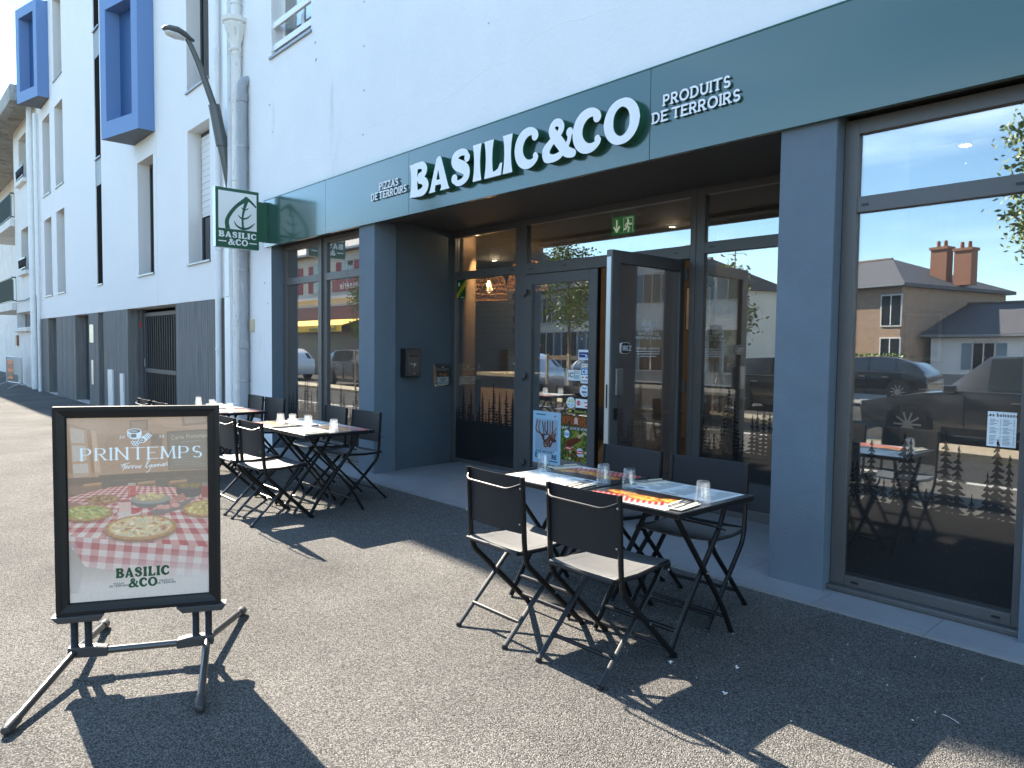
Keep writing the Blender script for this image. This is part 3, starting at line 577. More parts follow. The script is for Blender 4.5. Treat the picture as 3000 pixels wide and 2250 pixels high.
# drainage caps on the transoms
for x, z in ((-1.80, 2.385), (-1.02, 2.385), (-1.78, .082), (-1.04, .085)): MB().box(x-.02, 4.480, z-.006, x+.02, 4.4849, z+.006).build('drain_cap', m_black, sw)
for x in (-7.30, -6.80, -6.30): MB().box(x-.02, 5.711, 2.408, x+.02, 5.7149, 2.42).build('drain_cap', m_black, ent)
for x in (-5.98, -5.45, -4.80, -4.00): MB().box(x-.025, 5.709, 2.40, x+.025, 5.7129, 2.413).build('drain_cap', m_black, drs)
for x in (-3.62, -2.75): MB().box(x-.025, 5.711, 2.425, x+.025, 5.7149, 2.437).build('drain_cap', m_black, rw)
for x, z in ((-9.4, 2.40), (-8.62, 2.40), (-8.1, 2.40)): MB().box(x-.02, 4.551, z-.006, x+.02, 4.5549, z+.006).build('drain_cap', m_black, lw)
# forest film behind the panes
m_film = M('dark_film', (.018, .0175, .017), .05, spec=1.0)
def forest(name, x0, x1, y, zb, zs, seed, parent, zmax=1.12):
    rs = random.Random(seed); mb = MB(); mb.quad((x0, y, zb), (x1, y, zb), (x1, y, zs), (x0, y, zs)); x = x0+.02; k = 0
    while x < x1-.02:
        h = (zmax-zs)*(.25+.75*rs.random()**1.6); wd = .035+.17*h; n = 7+int(h*26); k += 1; H = h+.2; zz = zs-.2
        lft, rgt = [], []
        for i in range(n):
            f = (1-i/n)**.85; z = zz+H*i/n; d = H/n
            for sd, lst in ((-1, lft), (1, rgt)):
                e = wd*f*(.55+.65*rs.random()); zt = z-d*.3*rs.random(); lst += [(x+sd*wd*f*.22, z-d*.1), (x+sd*e*.75, zt-d*.05), (x+sd*e, zt+d*.12), (x+sd*e*.6, zt+d*.42), (x+sd*wd*f*.16, z+d*.72)]
        pts = [(min(max(a, x0), x1), b) for a, b in lft+[(x, zs+h)]+rgt[::-1]]; yy = y-.00004*k
        mb.add([(p[0], yy, p[1]) for p in pts], [tuple(range(len(pts)))]); x += .022+.07*rs.random()
    return mb.build(name, m_film, parent)
forest('forest_film', -7.40, -6.245, 5.7435, .058, .56, 3, ent, 1.10); forest('forest_film', -3.70, -2.295, 5.7435, .10, .60, 5, rw, 1.18)
forest('forest_film', -1.848, -.972, 4.5135, .116, .60, 9, sw, 1.10); forest('forest_film', -9.865, -8.892, 4.5835, .14, .58, 12, lw, 1.05); forest('forest_film', -8.655, -7.57, 4.5835, .14, .58, 13, lw, 1.05)
# ---- door leaves
def leaf(name, x0, x1, z0, z1, y0, y1, st, zb, zt):
    d = frame_bars(name, [(x0, x0+st, z0, z1), (x1-st, x1, z0, z1), (x0+st, x1-st, zt, z1), (x0+st, x1-st, z0, zb)], y0, y1)
    MB().box(x0+st, (y0+y1)/2-.006, zb, x1-st, (y0+y1)/2+.006, zt).build('pane', m_glass, d); return d
dl = leaf('door', -6.055, -4.97, .015, 2.338, 5.700, 5.765, .105, .125, 2.222)
for z in (2.13, 1.17, .17): MB().box(-6.10, 5.672, z-.045, -6.05, 5.699, z+.045).box(-6.075, 5.655, z-.02, -6.00, 5.672, z+.045).build('hinge', m_frame, dl, bevel=.004)
MB().box(-4.969, 5.70, .015, -4.955, 5.75, 2.338).build('seal', m_black, dl)
# open leaf stands out at right angles: built along y
od_b = MB()
xa, xb, ya, yb = -3.955, -3.89, 4.655, 5.70
for a, b, c, d in ((ya, ya+.11, .015, 2.33), (yb-.07, yb, .015, 2.33), (ya+.11, yb-.07, 2.225, 2.33), (ya+.11, yb-.07, .015, .13)): od_b.box(xa, a, c, xb, b, d)
od = od_b.build('door', m_frame, RB, bevel=.004); od['label'] = 'open door leaf swung outwards'
MB().box(-3.928, ya+.11, .13, -3.917, yb-.07, 2.225).build('pane', m_glass, od)
MB().box(-3.945, ya-.006, .05, -3.90, ya-.0005, 2.27).build('edge_strip', M('brushed_strip', (.55, .55, .53), .35, metal=.7), od)
MB().box(-3.93, ya-.009, 1.0, -3.915, ya-.0062, 1.2).build('lock_plate', m_black, od)
MB().box(-3.886, 4.71, 1.107, -3.868, 4.80, 1.334).build('handle', M('handle_steel', (.32, .31, .30), .35, metal=.8), od, bevel=.006)
MB().box(-3.977, 4.71, 1.107, -3.9555, 4.77, 1.334).build('handle', MATS['handle_steel'], od, bevel=.006)
for z in (2.2, 1.15, .15): MB().box(-3.89, 5.69, z-.05, -3.86, 5.715, z+.05).build('hinge', m_frame, od, bevel=.003)
MB().box(-3.888, 4.70, .90, -3.878, 4.74, 1.0).build('lock', m_black, od)
# TIREZ plate
tz = MB().prism([(4.829+.042*c*(1+.45), 1.508+.048*s_) for c, s_ in [(math.copysign(abs(math.cos(q))**.5, math.cos(q)), math.copysign(abs(math.sin(q))**.5, math.sin(q))) for q in [2*math.pi*i/24 for i in range(24)]]], lambda u, v: (-3.8895, u, v), lambda u, v: (-3.876, u, v)).build('pull_plate', m_white, od)
MB().prism([(4.829+.039*c*(1+.45), 1.508+.044*s_) for c, s_ in [(math.copysign(abs(math.cos(q))**.5, math.cos(q)), math.copysign(abs(math.sin(q))**.5, math.sin(q))) for q in [2*math.pi*i/24 for i in range(24)]]], lambda u, v: (-3.8758, u, v), lambda u, v: (-3.8735, u, v)).build('pull_plate', m_black, od)
text_solid('TIREZ', 'lettering', m_white, (-3.8733, 4.829, 1.490), Y_, Z_, X_, .036, .001, .09, .22, parent=od, align=.5)
# white window lettering on the open leaf
m_let = M('white_lettering', (.85, .85, .83), .6)
gx = -3.9165
for s_, z, sz, r in (('Tel. 02 28 17 71 22', 1.628, .022, .10), ('OUVERT 7J/7 - MIDI/SOIR', 1.592, .019, .09), ('SUR PLACE - A EMPORTER', 1.50, .017, .09)):
    text_solid(s_, 'lettering', m_let, (gx, 5.205, z), Y_, Z_, X_, sz, .0006, r, .2, parent=od, align=.5, res=30)
for z, hw in ((1.478, .17), (1.456, .16), (1.434, .12)): MB().box(gx, 5.205-hw, z, gx+.0006, 5.205+hw, z+.008).build('lettering', m_let, od)
for s_, z, sz in (('BASILIC', 1.705, .043), ('&CO', 1.658, .040)):
    gs, wd = logo_word(s_); lp = word_loops([l for q in gs for l in q[0]], [p for q in gs for p in q[1]], 0, wd, 60)
    solid(lp, 'lettering', m_let, (gx, 5.205-wd*sz/2, z), Y_, Z_, X_, .0006, sz, od)
MB().box(gx, 5.10, 1.674, gx+.0006, 5.135, 1.679).box(gx, 5.275, 1.674, gx+.0006, 5.31, 1.679).build('lettering', m_let, od)
# ================================================================== FASCIA SIGN
FS = thing('fascia_sign', 'long glossy green shop fascia with raised white letters reading BASILIC&CO', 'sign', (-5, 4.35, 2.9))
FY = 4.345
jn = [-10.12, -8.28, -6.44, -3.30, .0, 3.2, 6.4]
for a, b in zip(jn[:-1], jn[1:]): MB().box(a+.002, FY, 2.897, b-.002, 4.3845, 3.556).build('panel', m_green, FS, bevel=.0015)
MB().box(-10.125, FY-.003, 3.5565, 6.4, 4.3845, 3.566).build('cap_strip', m_sgreen, FS)
widths = [(-6.318, -5.985), (-5.988, -5.632), (-5.627, -5.295), (-5.285, -5.145), (-5.118, -4.862), (-4.862, -4.72), (-4.70, -4.388), (-4.365, -3.972), (-4.012, -3.695), (-3.688, -3.335)]
for ch, (xa, xb) in zip('BASILIC&CO', widths):
    wd, st, po, cu = LOGO[ch]; k = (xb-xa)/wd/.335
    lp = word_loops([[(a*k, b, r*(.5+.5*k)) for a, b, r in l] for l in st], [[(a*k, b) for a, b in p] for p in po], 0, wd*k, 110, smooth=0, tol=.0015)
    solid(lp, 'letter', m_white, (xa, 4.2795, 3.041), X_, Z_, -Y_, .006, .335, FS, side=m_sgreen)
    solid(lp, 'letter_back', m_sgreen, (xa, 4.3449, 3.041), X_, Z_, -Y_, .065, .335, FS)
for s_, x0, x1, z in (('PIZZAS', -6.992, -6.60, 3.238), ('DE TERROIRS', -7.16, -6.44, 3.143), ('PRODUITS', -3.172, -2.622, 3.255), ('DE TERROIRS', -3.265, -2.547, 3.148)):
    lt, wd = layout(s_, .105, .16, .15, .35); sz = .068; k = (x1-x0)/(wd*sz)
    for g_ in lt:
        st = [[(a*k, b, q) for a, b, q in l] for l in g_]; lo = min(a for l in st for a, _, _ in l); hi = max(a for l in st for a, _, _ in l)
        solid(word_loops(st, [], lo, hi, 60, -.2, 1.2, 0), 'letter', m_white, (x0, 4.335, z), X_, Z_, -Y_, .012, sz, FS, side=m_zinc)
# ================================================================== PROJECTING SIGN
PS = thing('projecting_sign', 'square green and white projecting sign with a leaf emblem and the words BASILIC &CO', 'sign', (-10.0, 3.9, 2.9))
sx = -9.97; y0, y1, z0, z1 = 3.605, 4.205, 2.828, 3.637
MB().box(sx-.10, y0, z0, sx-.004, y1, z1).build('box', M('sign_edge', (.62, .66, .66), .35, metal=.5), PS, bevel=.003)
MB().box(sx-.0039, y0, z0, sx, y1, z1).build('face', m_sgreen, PS)
MB().box(sx-.07, y1+.001, 2.957, sx-.02, 4.344, 3.513).box(sx-.078, 4.29, 2.957, sx-.012, 4.3445, 3.52).build('bracket', m_sgreen, PS, bevel=.002)
wy0, wy1, wz0, wz1 = 3.643, 4.172, 3.085, 3.594
MB().box(sx+.0002, wy0, wz0, sx+.003, wy1, wz1).build('white_field', m_white, PS)
wS = wy1-wy0; cl = lambda l: [(min(max(a, .02), .985), min(max(b, 0.0), .985), r) for a, b, r in l]
leafst = [cl(vs([(.72,.865),(.66,.77),(.47,.61),(.305,.40),(.215,.20),(.235,.00)], [.02,.05,.042,.045,.05,.06])), vs([(.72,.86),(.80,.80),(.90,.72),(.975,.645)], [.03,.035,.026,.022]),
          vs([(.745,.80),(.675,.58),(.63,.37),(.625,.15),(.65,.02)], [.05,.032,.025,.026,.032]), vs([(.60,.60),(.63,.555),(.67,.535),(.74,.555),(.79,.61)], [.006,.014,.016,.014,.005]),
          vs([(.50,.39),(.56,.325),(.635,.295),(.76,.34),(.86,.44)], [.006,.016,.022,.018,.006]), vs([(.395,.22),(.47,.10),(.63,.035),(.80,.08),(.955,.22)], [.006,.02,.032,.026,.006])]
X, Y, F = make_field(-.05, 1.05, -.08, 1.05, 130, leafst, [], smooth=1); F = np.minimum(F, np.minimum(1.0-X, Y-.001)); F = np.minimum(F, X)
solid(contours(X, Y, F, .002), 'leaf_emblem', m_sgreen, (sx+.0032, wy0, wz0), Y_, Z_, X_, .003, wS*.998, PS)
for s_, ya, yb, z, h in (('BASILIC', 3.643, 4.172, 2.968, .082), ('&CO', 3.770, 4.050, 2.868, .086)):
    gs, wd = logo_word(s_, .04); k = (yb-ya)/(wd*h)
    for st, po, a, b in gs:
        lp = word_loops([[(p*k, q, r) for p, q, r in l] for l in st], [[(p*k, q) for p, q in pl] for pl in po], a*k, b*k, 60)
        solid(lp, 'letter', m_white, (sx+.0003, ya, z), Y_, Z_, X_, .003, h, PS)
for a, b in ((3.643, 3.748), (4.068, 4.172)): MB().box(sx+.0002, a, 2.905, sx+.003, b, 2.92).build('dash', m_white, PS)
# ================================================================== APARTMENT BUILDING NEXT DOOR
AB = thing('apartment_building', 'white apartment building with blue box bays and a dark ribbed concrete base', 'building', (-19, 4.45, 0))
AY = 4.45; DP = .30
win = []
for x0, x1, zz in ((-13.65, -12.55, ((2.92, 5.31), (5.97, 8.42), (9.1, 11.5))), (-16.80, -15.70, ((2.92, 5.31), (9.1, 11.5))), (-27.22, -26.05, ((2.95, 5.37), (6.1, 8.5))), (-25.30, -24.15, ((2.95, 5.39), (6.09, 8.48), (9.2, 11.6)))):
    for a, b in zz: win.append((x0, x1, a, b, DP))
strip = (-20.43, -19.86, 2.94, 11.9, .05)
mb = sheet(MB(), -28.14, -11.62, 2.262, 12.0, AY, win+[strip])
mb.quad((-28.14, 14, -.2), (-28.14, AY, -.2), (-28.14, AY, 12.0), (-28.14, 14, 12.0)); mb.quad((-11.62, AY, -.2), (-11.62, 14, -.2), (-11.62, 14, 12.0), (-11.62, AY, 12.0))
mb.quad((-28.14, AY, 12), (-11.62, AY, 12), (-11.62, 14, 12), (-28.14, 14, 12)); mb.quad((-28.14, AY, 2.262), (-28.14, 4.9, 2.262), (-11.62, 4.9, 2.262), (-11.62, AY, 2.262))
mb.quad((-11.62, 14, -.2), (-28.14, 14, -.2), (-28.14, 14, 12), (-11.62, 14, 12))
mb.build('wall', m_wall2, AB)
MB().box(-15.488, AY-.001, 2.27, -15.482, AY+.003, 5.72).build('joint', M('joint_grey', (.45, .44, .42), .9), AB)  # thin grey strip marks the wall joint
def apt_window(x0, x1, a, b, shutter):
    f = MB(); Y = AY+DP-.06
    for p, q, r, s_ in ((x0+.001, x0+.06, a+.03, b-.001), (x1-.06, x1-.001, a+.03, b-.001), (x0+.06, x1-.06, b-.07, b-.001), (x0+.06, x1-.06, a+.03, a+.10), ((x0+x1)/2-.035, (x0+x1)/2+.035, a+.10, b-.07)): f.box(p, Y, r, q, Y+.055, s_)
    wd = f.build('window', m_gate, AB)
    MB().box(x0+.06, Y+.02, a+.10, x1-.06, Y+.03, b-.07).build('pane', m_dglass, wd)
    MB().box(x0-.03, AY-.035, a-.012, x1+.02, AY+DP, a+.022).build('sill', m_zinc, wd, bevel=.003)
    if shutter:
        mb = MB(); n = int((b-.08-shutter)/.055)
        for i in range(n): mb.box(x0+.062, Y-.018+.004*(i % 2), b-.08-(i+1)*.055, x1-.062, Y-.0015, b-.084-i*.055)
        mb.build('roller_shutter', m_shut, wd)
for i, h in enumerate(win): apt_window(*h[:4], {0: 3.75, 3: 0}.get(i, 0))
for a, b in ((2.94, 5.39), (6.04, 8.49), (9.15, 11.6)):
    sg = MB().box(-20.428, AY+.02, a+.02, -19.862, AY+.048, b).build('window', M('tinted_pane', (.022, .020, .019), .9, spec=0), AB); MB().box(-20.39, AY+.012, a+.06, -19.90, AY+.0195, b-.04).build('pane', M('tinted_pane', (.022, .020, .019), .9, spec=0), sg)
    MB().box(-20.45, AY-.03, a-.012, -19.85, AY+.045, a+.018).build('sill', m_zinc, sg)
    MB().box(-20.428, AY+.012, b+.001, -19.862, AY+.048, b+.63).build('spandrel', M('spandrel_grey', (.22, .215, .205), .5), AB)
# base of ribbed concrete with deep openings
segs = [(-28.14, -26.92), (-25.65, -23.06), (-21.45, -20.46), (-19.92, -17.75), (-14.43, -11.64)]
for a, b in segs:
    mb = MB(); zb = gz((a+b)/2)-.08; x = a; rs = random.Random(int(a*10)); P_ = [(a, AY+.004)]
    while x < b-.09:
        wdt = .035+.05*rs.random(); dpt = .004+.014*rs.random(); P_ += [(x+.004, AY+.004+dpt), (x+.014, AY+.004+dpt), (x+.018, AY+.004), (x+wdt, AY+.004)]; x += wdt
    P_ += [(b, AY+.004), (b, AY+.29), (a, AY+.29)]
    mb.prism(P_, lambda u, v: (u, v, zb), lambda u, v: (u, v, 2.2585)); mb.build('base_panel', m_plinth, AB)
m_bd = M('base_door', (.05, .052, .056), .55, var=.1)
for a, b in ((-26.92, -25.65), (-23.06, -21.45), (-20.46, -19.92)):
    d = MB().box(a, AY+.27, -.2, b, AY+.31, 2.26).build('door', m_bd, AB); MB().box(b-.42, AY+.262, .9, b-.30, AY+.2695, .94).build('handle', m_zinc, d)
    MB().box(a+.02, AY+.01, -.2, b-.02, AY+.5, -.10).build('door_step', m_kerb, d)
MB().box(-28.1, AY+.9, -.2, -11.7, AY+.95, 2.3).build('back_wall', m_bd, AB)
gt = MB(); gx0, gx1, GY = -17.35, -14.40, AY+.24
for a, b, c, d in ((gx0, gx0+.09, -.08, 2.17), (gx1-.09, gx1, -.08, 2.17), (gx0+.09, gx1-.09, 2.09, 2.17), (gx0+.09, gx1-.09, .86, .95), (gx0+.09, gx1-.09, -.06, .02)): gt.box(a, GY, c, b, GY+.05, d)
gt = gt.build('gate', m_gate, AB)
nb = 18; bm_ = MB().box(-.018, 0, 0, .018, .009, 2.07).mesh('bar'); bm_.materials.append(m_gate); ro = rootloc(gt)
for i in range(nb):
    o = link('bar', bm_, None, gt); o.location = Vector((gx0+.09+(i+.5)*(gx1-gx0-.18)/nb, GY+.01, .02))-ro
MB().box(-17.75, AY+.22, -.1, -17.42, AY+.30, 2.26).build('gate_post', M('gate_post_steel', (.16, .165, .17), .35, metal=.6), AB)
MB().box(-17.56, AY+.205, 1.86, -17.47, AY+.219, 1.98).build('gate_sticker', M('red_label', (.55, .03, .02), .4), AB)
MB().box(gx0+.01, GY-.012, .98, gx0+.08, GY-.001, 1.16).build('lock', m_zinc, gt)
pl = M('aluminium_plate', (.42, .39, .36), .4, metal=.4)
MB().box(-21.30, AY-.012, 1.50, -20.88, AY+.003, 1.97).build('plaque', pl, AB); MB().box(-21.15, AY-.012, .42, -20.95, AY+.003, 1.05).build('intercom', M('intercom_plate', (.5, .49, .47), .35, metal=.3), AB)
for a, b, z in ((-19.42, -18.98, .86), (-18.33, -18.04, .80)): MB().box(a, AY-.03, -.1, b, AY+.003, z).box(a+.01, AY-.036, z*.45, b-.01, AY-.0305, z-.03).build('meter_cabinet', M('meter_white', (.70, .69, .66), .5, var=.08), AB, bevel=.005)
# blue wedge bays
def bay(z0, z1, x0, x1, label):
    yc, yd = 3.823, 4.146; A_, B_, C_, D_ = (x0, AY-.001), (x1, AY-.001), (x0, yc), (x1, yd); c, d = Vector((*C_, 0)), Vector((*D_, 0)); t = d-c; inn = Vector((t.y, -t.x, 0)).normalized()*-1
    mb = MB(); P = lambda q, z: (q[0], q[1], z); f0, f1, zl, zh = .155, .845, z0+.33, z1-.30
    e = [c+t*f0, c+t*f1]; i_ = [p+Vector((0, .27, 0)) for p in e]
    mb.quad(P(C_, z1), P(D_, z1), P(B_, z1), P(A_, z1)); mb.quad(P(A_, z0), P(C_, z0), P(C_, z1), P(A_, z1)); mb.quad(P(D_, z0), P(B_, z0), P(B_, z1), P(D_, z1))
    for a, b, l, h in ((c, e[0], z0, z1), (e[1], d, z0, z1), (e[0], e[1], z0, zl), (e[0], e[1], zh, z1)): mb.quad(P(a, l), P(b, l), P(b, h), P(a, h))
    mb.quad(P(e[0], zl), P(e[0], zh), P(i_[0], zh), P(i_[0], zl)); mb.quad(P(e[1], zh), P(e[1], zl), P(i_[1], zl), P(i_[1], zh)); mb.quad(P(e[0], zh), P(e[1], zh), P(i_[1], zh), P(i_[0], zh)); mb.quad(P(e[1], zl), P(e[0], zl), P(i_[0], zl), P(i_[1], zl))
    b_ = mb.build('bay', m_blue, AB); b_['label'] = label
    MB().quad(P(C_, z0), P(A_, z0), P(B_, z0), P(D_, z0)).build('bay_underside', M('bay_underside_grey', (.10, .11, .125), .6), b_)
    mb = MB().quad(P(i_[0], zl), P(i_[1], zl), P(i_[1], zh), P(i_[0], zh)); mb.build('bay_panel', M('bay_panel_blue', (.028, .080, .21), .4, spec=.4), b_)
    mb = MB().box(x0-.01, AY-.05, z1+.001, x1+.01, AY-.001, z1+.02); mb.build('bay_cap', m_zinc, b_)
bay(5.72, 8.60, -17.0, -15.55, 'lower blue box bay nearer the restaurant'); bay(9.32, 11.95, -18.3, -16.9, 'added upper blue box bay, out of view, shading the terrace asphalt'); bay(8.92, 11.78, -27.38, -25.97, 'upper blue box bay at the far end')  # middle call adds an unseen bay to cast shade on the asphalt
# ================================================================== OLD BUILDING AT THE FAR LEFT
OB = thing('old_building', 'old cream apartment house with balconies and an overhanging roof at the far left', 'building', (-36, 4.5, 0))
OY = 4.5
ow = [(-32.15, -30.6, 7.3, 8.9, .3), (-32.0, -30.5, 4.05, 5.6, .3), (-34.9, -30.4, 2.02, 2.60, .3)]
mb = sheet(MB(), -33.36, -28.16, -.3, 9.4, OY, ow[:2]+[(-33.3, -30.4, 2.02, 2.60, .3)]); mb.quad((-33.36, 6.2, -.3), (-33.36, OY, -.3), (-33.36, OY, 9.4), (-33.36, 6.2, 9.4))
rws = [(-36.6, -35.2, 6.6, 8.6, .25), (-36.6, -35.2, 3.5, 5.6, .25), (-40.4, -39.2, 6.6, 8.6, .25)]
sheet(mb, -62, -33.36, -.3, 9.4, 5.7, rws); mb.quad((-28.16, OY, -.3), (-28.16, 6.2, -.3), (-28.16, 6.2, 9.4), (-28.16, OY, 9.4)); mb.build('wall', m_old, OB)
for a, b, c, d, e in ow[:2]+[(-33.3, -30.4, 2.02, 2.60, .3)]:
    f = MB().box(a, OY+.25, c, a+.06, OY+.29, d).box(b-.06, OY+.25, c, b, OY+.29, d).box(a+.06, OY+.25, d-.06, b-.06, OY+.29, d).box(a+.06, OY+.25, c, b-.06, OY+.29, c+.06).box((a+b)/2-.03, OY+.25, c+.06, (a+b)/2+.03, OY+.29, d-.06).build('window', M('old_frame', (.35, .33, .30), .5), OB)
    MB().box(a+.06, OY+.27, c+.06, b-.06, OY+.28, d-.06).build('pane', m_dglass, f); MB().box(a-.08, OY-.14, c-.14, b+.08, OY+.01, c).build('sill', m_old, f, bevel=.01)
    if d-c > 1:
        r = MB(); n = 7
        r.box(a, OY-.11, c+.42, b, OY-.08, c+.47).box(a, OY-.11, c+.08, b, OY-.08, c+.12)
        for i in range(n):
            xx = a+(b-a)*i/n; xw = (b-a)/n
            r.tube([(xx, OY-.095, c+.42), (xx+xw/2, OY-.095, c+.12), (xx+xw, OY-.095, c+.42)], .02, 6)
        r.build('window_rail', m_black, f)
for a, b, c, d, e in rws:
    f = MB().box(a, 5.93, c, b, 5.96, d).build('window', m_shut, OB); MB().box(a+.1, 5.92, c+.1, b-.1, 5.9295, d-.1).build('pane', m_dglass, f)
m_gn = M('balcony_green', (.025, .05, .045), .5)
for z in (3.0, 6.2):
    s_ = MB().box(-40, 4.35, z-.28, -33.4, 5.69, z).build('balcony', m_old, OB)
    MB().box(-40, 4.37, z+.95, -33.42, 4.41, z+1.0).box(-40, 4.37, z+.06, -33.42, 4.41, z+.1).box(-33.46, 4.41, z+.95, -33.42, 5.69, z+1.0).box(-33.46, 4.41, z+.06, -33.42, 5.69, z+.1).build('railing', m_gn, s_)
    bars = MB()
    for i in range(40): bars.box(-40+i*.165, 4.38, z+.1, -39.98+i*.165, 4.40, z+.95)
    for i in range(9): bars.box(-33.45, 4.5+i*.13, z+.1, -33.43, 4.52+i*.13, z+.95)
    b_ = bars.build('baluster', m_gn, s_); b_['kind'] = 'stuff'
    MB().box(-40, 4.42, z+.1, -33.48, 4.43, z+.9).build('privacy_screen', M('screen_cloth', (.16, .21, .21), .8, var=.1, vscale=20) if z > 5 else M('screen_dark', (.03, .06, .055), .7), s_)
mb = MB().box(-62, 3.75, 9.25, -28.17, 4.0, 9.75).box(-62, 4.0, 9.4, -28.17, 7, 9.6); mb.build('roof', M('eaves_concrete', (.36, .35, .32), .9, var=.3, vscale=2, bump=.3, bscale=15, dirt=((.12, .12, .11), 1.5, .5, .7, (1, 1, .5))), OB)
mb = MB().prism([(3.9, 9.76), (6.5, 10.9), (9, 9.76)], lambda u, v: (-62, u, v), lambda u, v: (-28.2, u, v)); mb.build('roof', M('roof_slate', (.10, .10, .11), .7, bump=.3, bscale=12, var=.2, vscale=6), OB)
MB().box(-33.3, 4.42, 1.35, -33.0, 4.499, 1.75).build('notice_box', M('brown_notice', (.25, .12, .09), .5), OB)
MB().tube([(-28.9, 4.36, -.1), (-28.9, 4.36, 9.3)], .085, 12).build('downpipe', m_pvc, OB, smooth='auto')
MB().tube([(-33.2, 4.46, 3.05), (-31, 4.45, 3.0), (-29.0, 4.45, 3.1)], .015, 6).tube([(-29, 4.47, 3.1), (-29, 4.47, -.1)], .015, 6).build('cable', m_gate, OB)
# ================================================================== STREET LAMP, PIPES, SMALL WALL FIXTURES
m_lamp = M('lamp_grey', (.10, .105, .105), .4, metal=.4, var=.08)
SL = thing('street_lamp', 'grey wall mounted street lamp leaning out above the projecting sign', 'street lamp', (-11.5, 4.4, 4.1))
MB().tube([(-11.5, 4.37, 3.9), (-11.5, 4.34, 4.2), (-11.5, 4.27, 4.6)], [.035, .06, .075], 12).tube([(-11.5, 4.27, 4.6), (-11.5, 4.15, 5.2)], [.092, .085], 14).build('sleeve', m_lamp, SL, smooth='auto')
MB().box(-11.56, 4.30, 4.30, -11.44, 4.45, 4.75).build('wall_bracket', m_lamp, SL, bevel=.01)
arm = bent([(-11.5, 4.16, 5.15), (-11.5, 3.95, 5.72), (-11.5, 3.80, 6.03), (-11.5, 3.72, 6.13)], .2, 6)
MB().tube(arm, [.052-.02*i/(len(arm)-1) for i in range(len(arm))], 10).build('arm', m_lamp, SL, smooth='auto')
hd = [(3.86, 6.085, .035), (3.80, 6.10, .06), (3.72, 6.125, .105), (3.60, 6.15, .13), (3.50, 6.155, .11), (3.43, 6.15, .06), (3.405, 6.146, .015)]
MB().tube([(-11.5, a, b) for a, b, _ in hd], [c for _, _, c in hd], 16, flat=.48).build('head', m_lamp, SL, smooth='auto')
MB().tube([(-11.5, 3.73, 6.072), (-11.5, 3.60, 6.085), (-11.5, 3.48, 6.10), (-11.5, 3.44, 6.115)], [.05, .105, .085, .02], 14, flat=.35).build('lens', M('lamp_lens', (.62, .64, .64), .15, spec=.6), SL, smooth='auto')
def clips(x, y, r, zs, mat, par):
    for z in zs: MB().lathe([(r+.006, -.012), (r+.009, 0), (r+.006, .012)], (x, y, z), 14).box(x-.012, y, z-.008, x+.012, 4.44, z+.008).build('clip', mat, par, smooth='auto')
def collars(x, y, r, h, zs, mat, par):
    for z in zs: MB().lathe([(r+.001, -h), (r+.01, -h+.006), (r+.01, h-.006), (r+.001, h)], (x, y, z), 16).build('collar', mat, par, smooth='auto')
P1 = thing('downpipe', 'white cast iron downpipe with a moulded rainwater hopper at the corner', 'downpipe', (-10.98, 4.30, 0))
MB().tube([(-10.98, 4.30, 0), (-10.98, 4.30, 6.02)], .068, 16).tube([(-10.98, 4.30, 6.35), (-10.98, 4.30, 9)], .064, 16).build('pipe', m_cast, P1, smooth='auto')
MB().lathe([(.075, 5.90), (.09, 5.93), (.075, 5.96), (.085, 6.02), (.11, 6.08), (.115, 6.12), (.16, 6.22), (.175, 6.27), (.165, 6.29), (.195, 6.31), (.20, 6.37), (.19, 6.37)], (-10.98, 4.29, 0), 8).build('hopper', m_cast, P1, smooth='auto')
clips(-10.98, 4.30, .068, (5.85, 6.6, 2.0), m_cast, P1); collars(-10.98, 4.30, .068, .05, (4.02, 1.83, .55, .82), m_cast, P1)
P2 = thing('downpipe', 'short grey plastic downpipe bent into the wall beside the hopper pipe', 'downpipe', (-10.77, 4.30, 0))
MB().tube([(-10.77, 4.30, 0)]+bent([(-10.77, 4.30, .3), (-10.77, 4.30, 5.38), (-10.77, 4.40, 5.45)], .12), .068, 16).build('pipe', m_gpvc, P2, smooth='auto')
clips(-10.77, 4.30, .068, (4.45, 2.62, .95), M('galvanised_clip', (.35, .36, .37), .35, metal=.8), P2); collars(-10.77, 4.30, .068, .065, (5.17, 2.95, 1.5), m_gpvc, P2)
P3 = thing('downpipe', 'slim white plastic downpipe in front of the ribbed concrete by the gate', 'downpipe', (-12.03, 4.385, 0))
MB().tube([(-12.03, 4.385, -.08), (-12.03, 4.385, 11.9)], .05, 14).build('pipe', m_pvc, P3, smooth='auto')
clips(-12.03, 4.385, .05, (6.25, 1.42, .35, 3.9), m_pvc, P3); collars(-12.03, 4.385, .05, .055, (.45, 3.1), m_pvc, P3)
P4 = thing('downpipe', 'slim white downpipe at the far corner of the apartment building', 'downpipe', (-27.9, 4.37, 0))
MB().tube([(-27.95, 4.37, -.13), (-27.95, 4.37, 8.9)], .055, 12).build('pipe', m_pvc, P4, smooth='auto')
clips(-27.95, 4.37, .055, (7.7, 5.9, 4.2, 2.0, .4), m_pvc, P4)
CV = MB().box(-11.60, 4.33, 2.262, -11.43, 4.384, 9.0).box(-11.66, 4.345, -.1, -11.43, 4.3845, 2.26).build('cover_strip', m_pvc, bevel=.004); tag(CV, 'white metal cover strip over the joint between the two buildings', 'cover strip')
JB = thing('junction_box', 'small beige junction box on the white wall left of the shop window', 'junction box', (-10.6, 4.385, 1.7)); MB().box(-10.68, 4.35, 1.70, -10.56, 4.3845, 1.88).build('box', M('beige_plastic', (.58, .48, .32), .5), JB, bevel=.006)
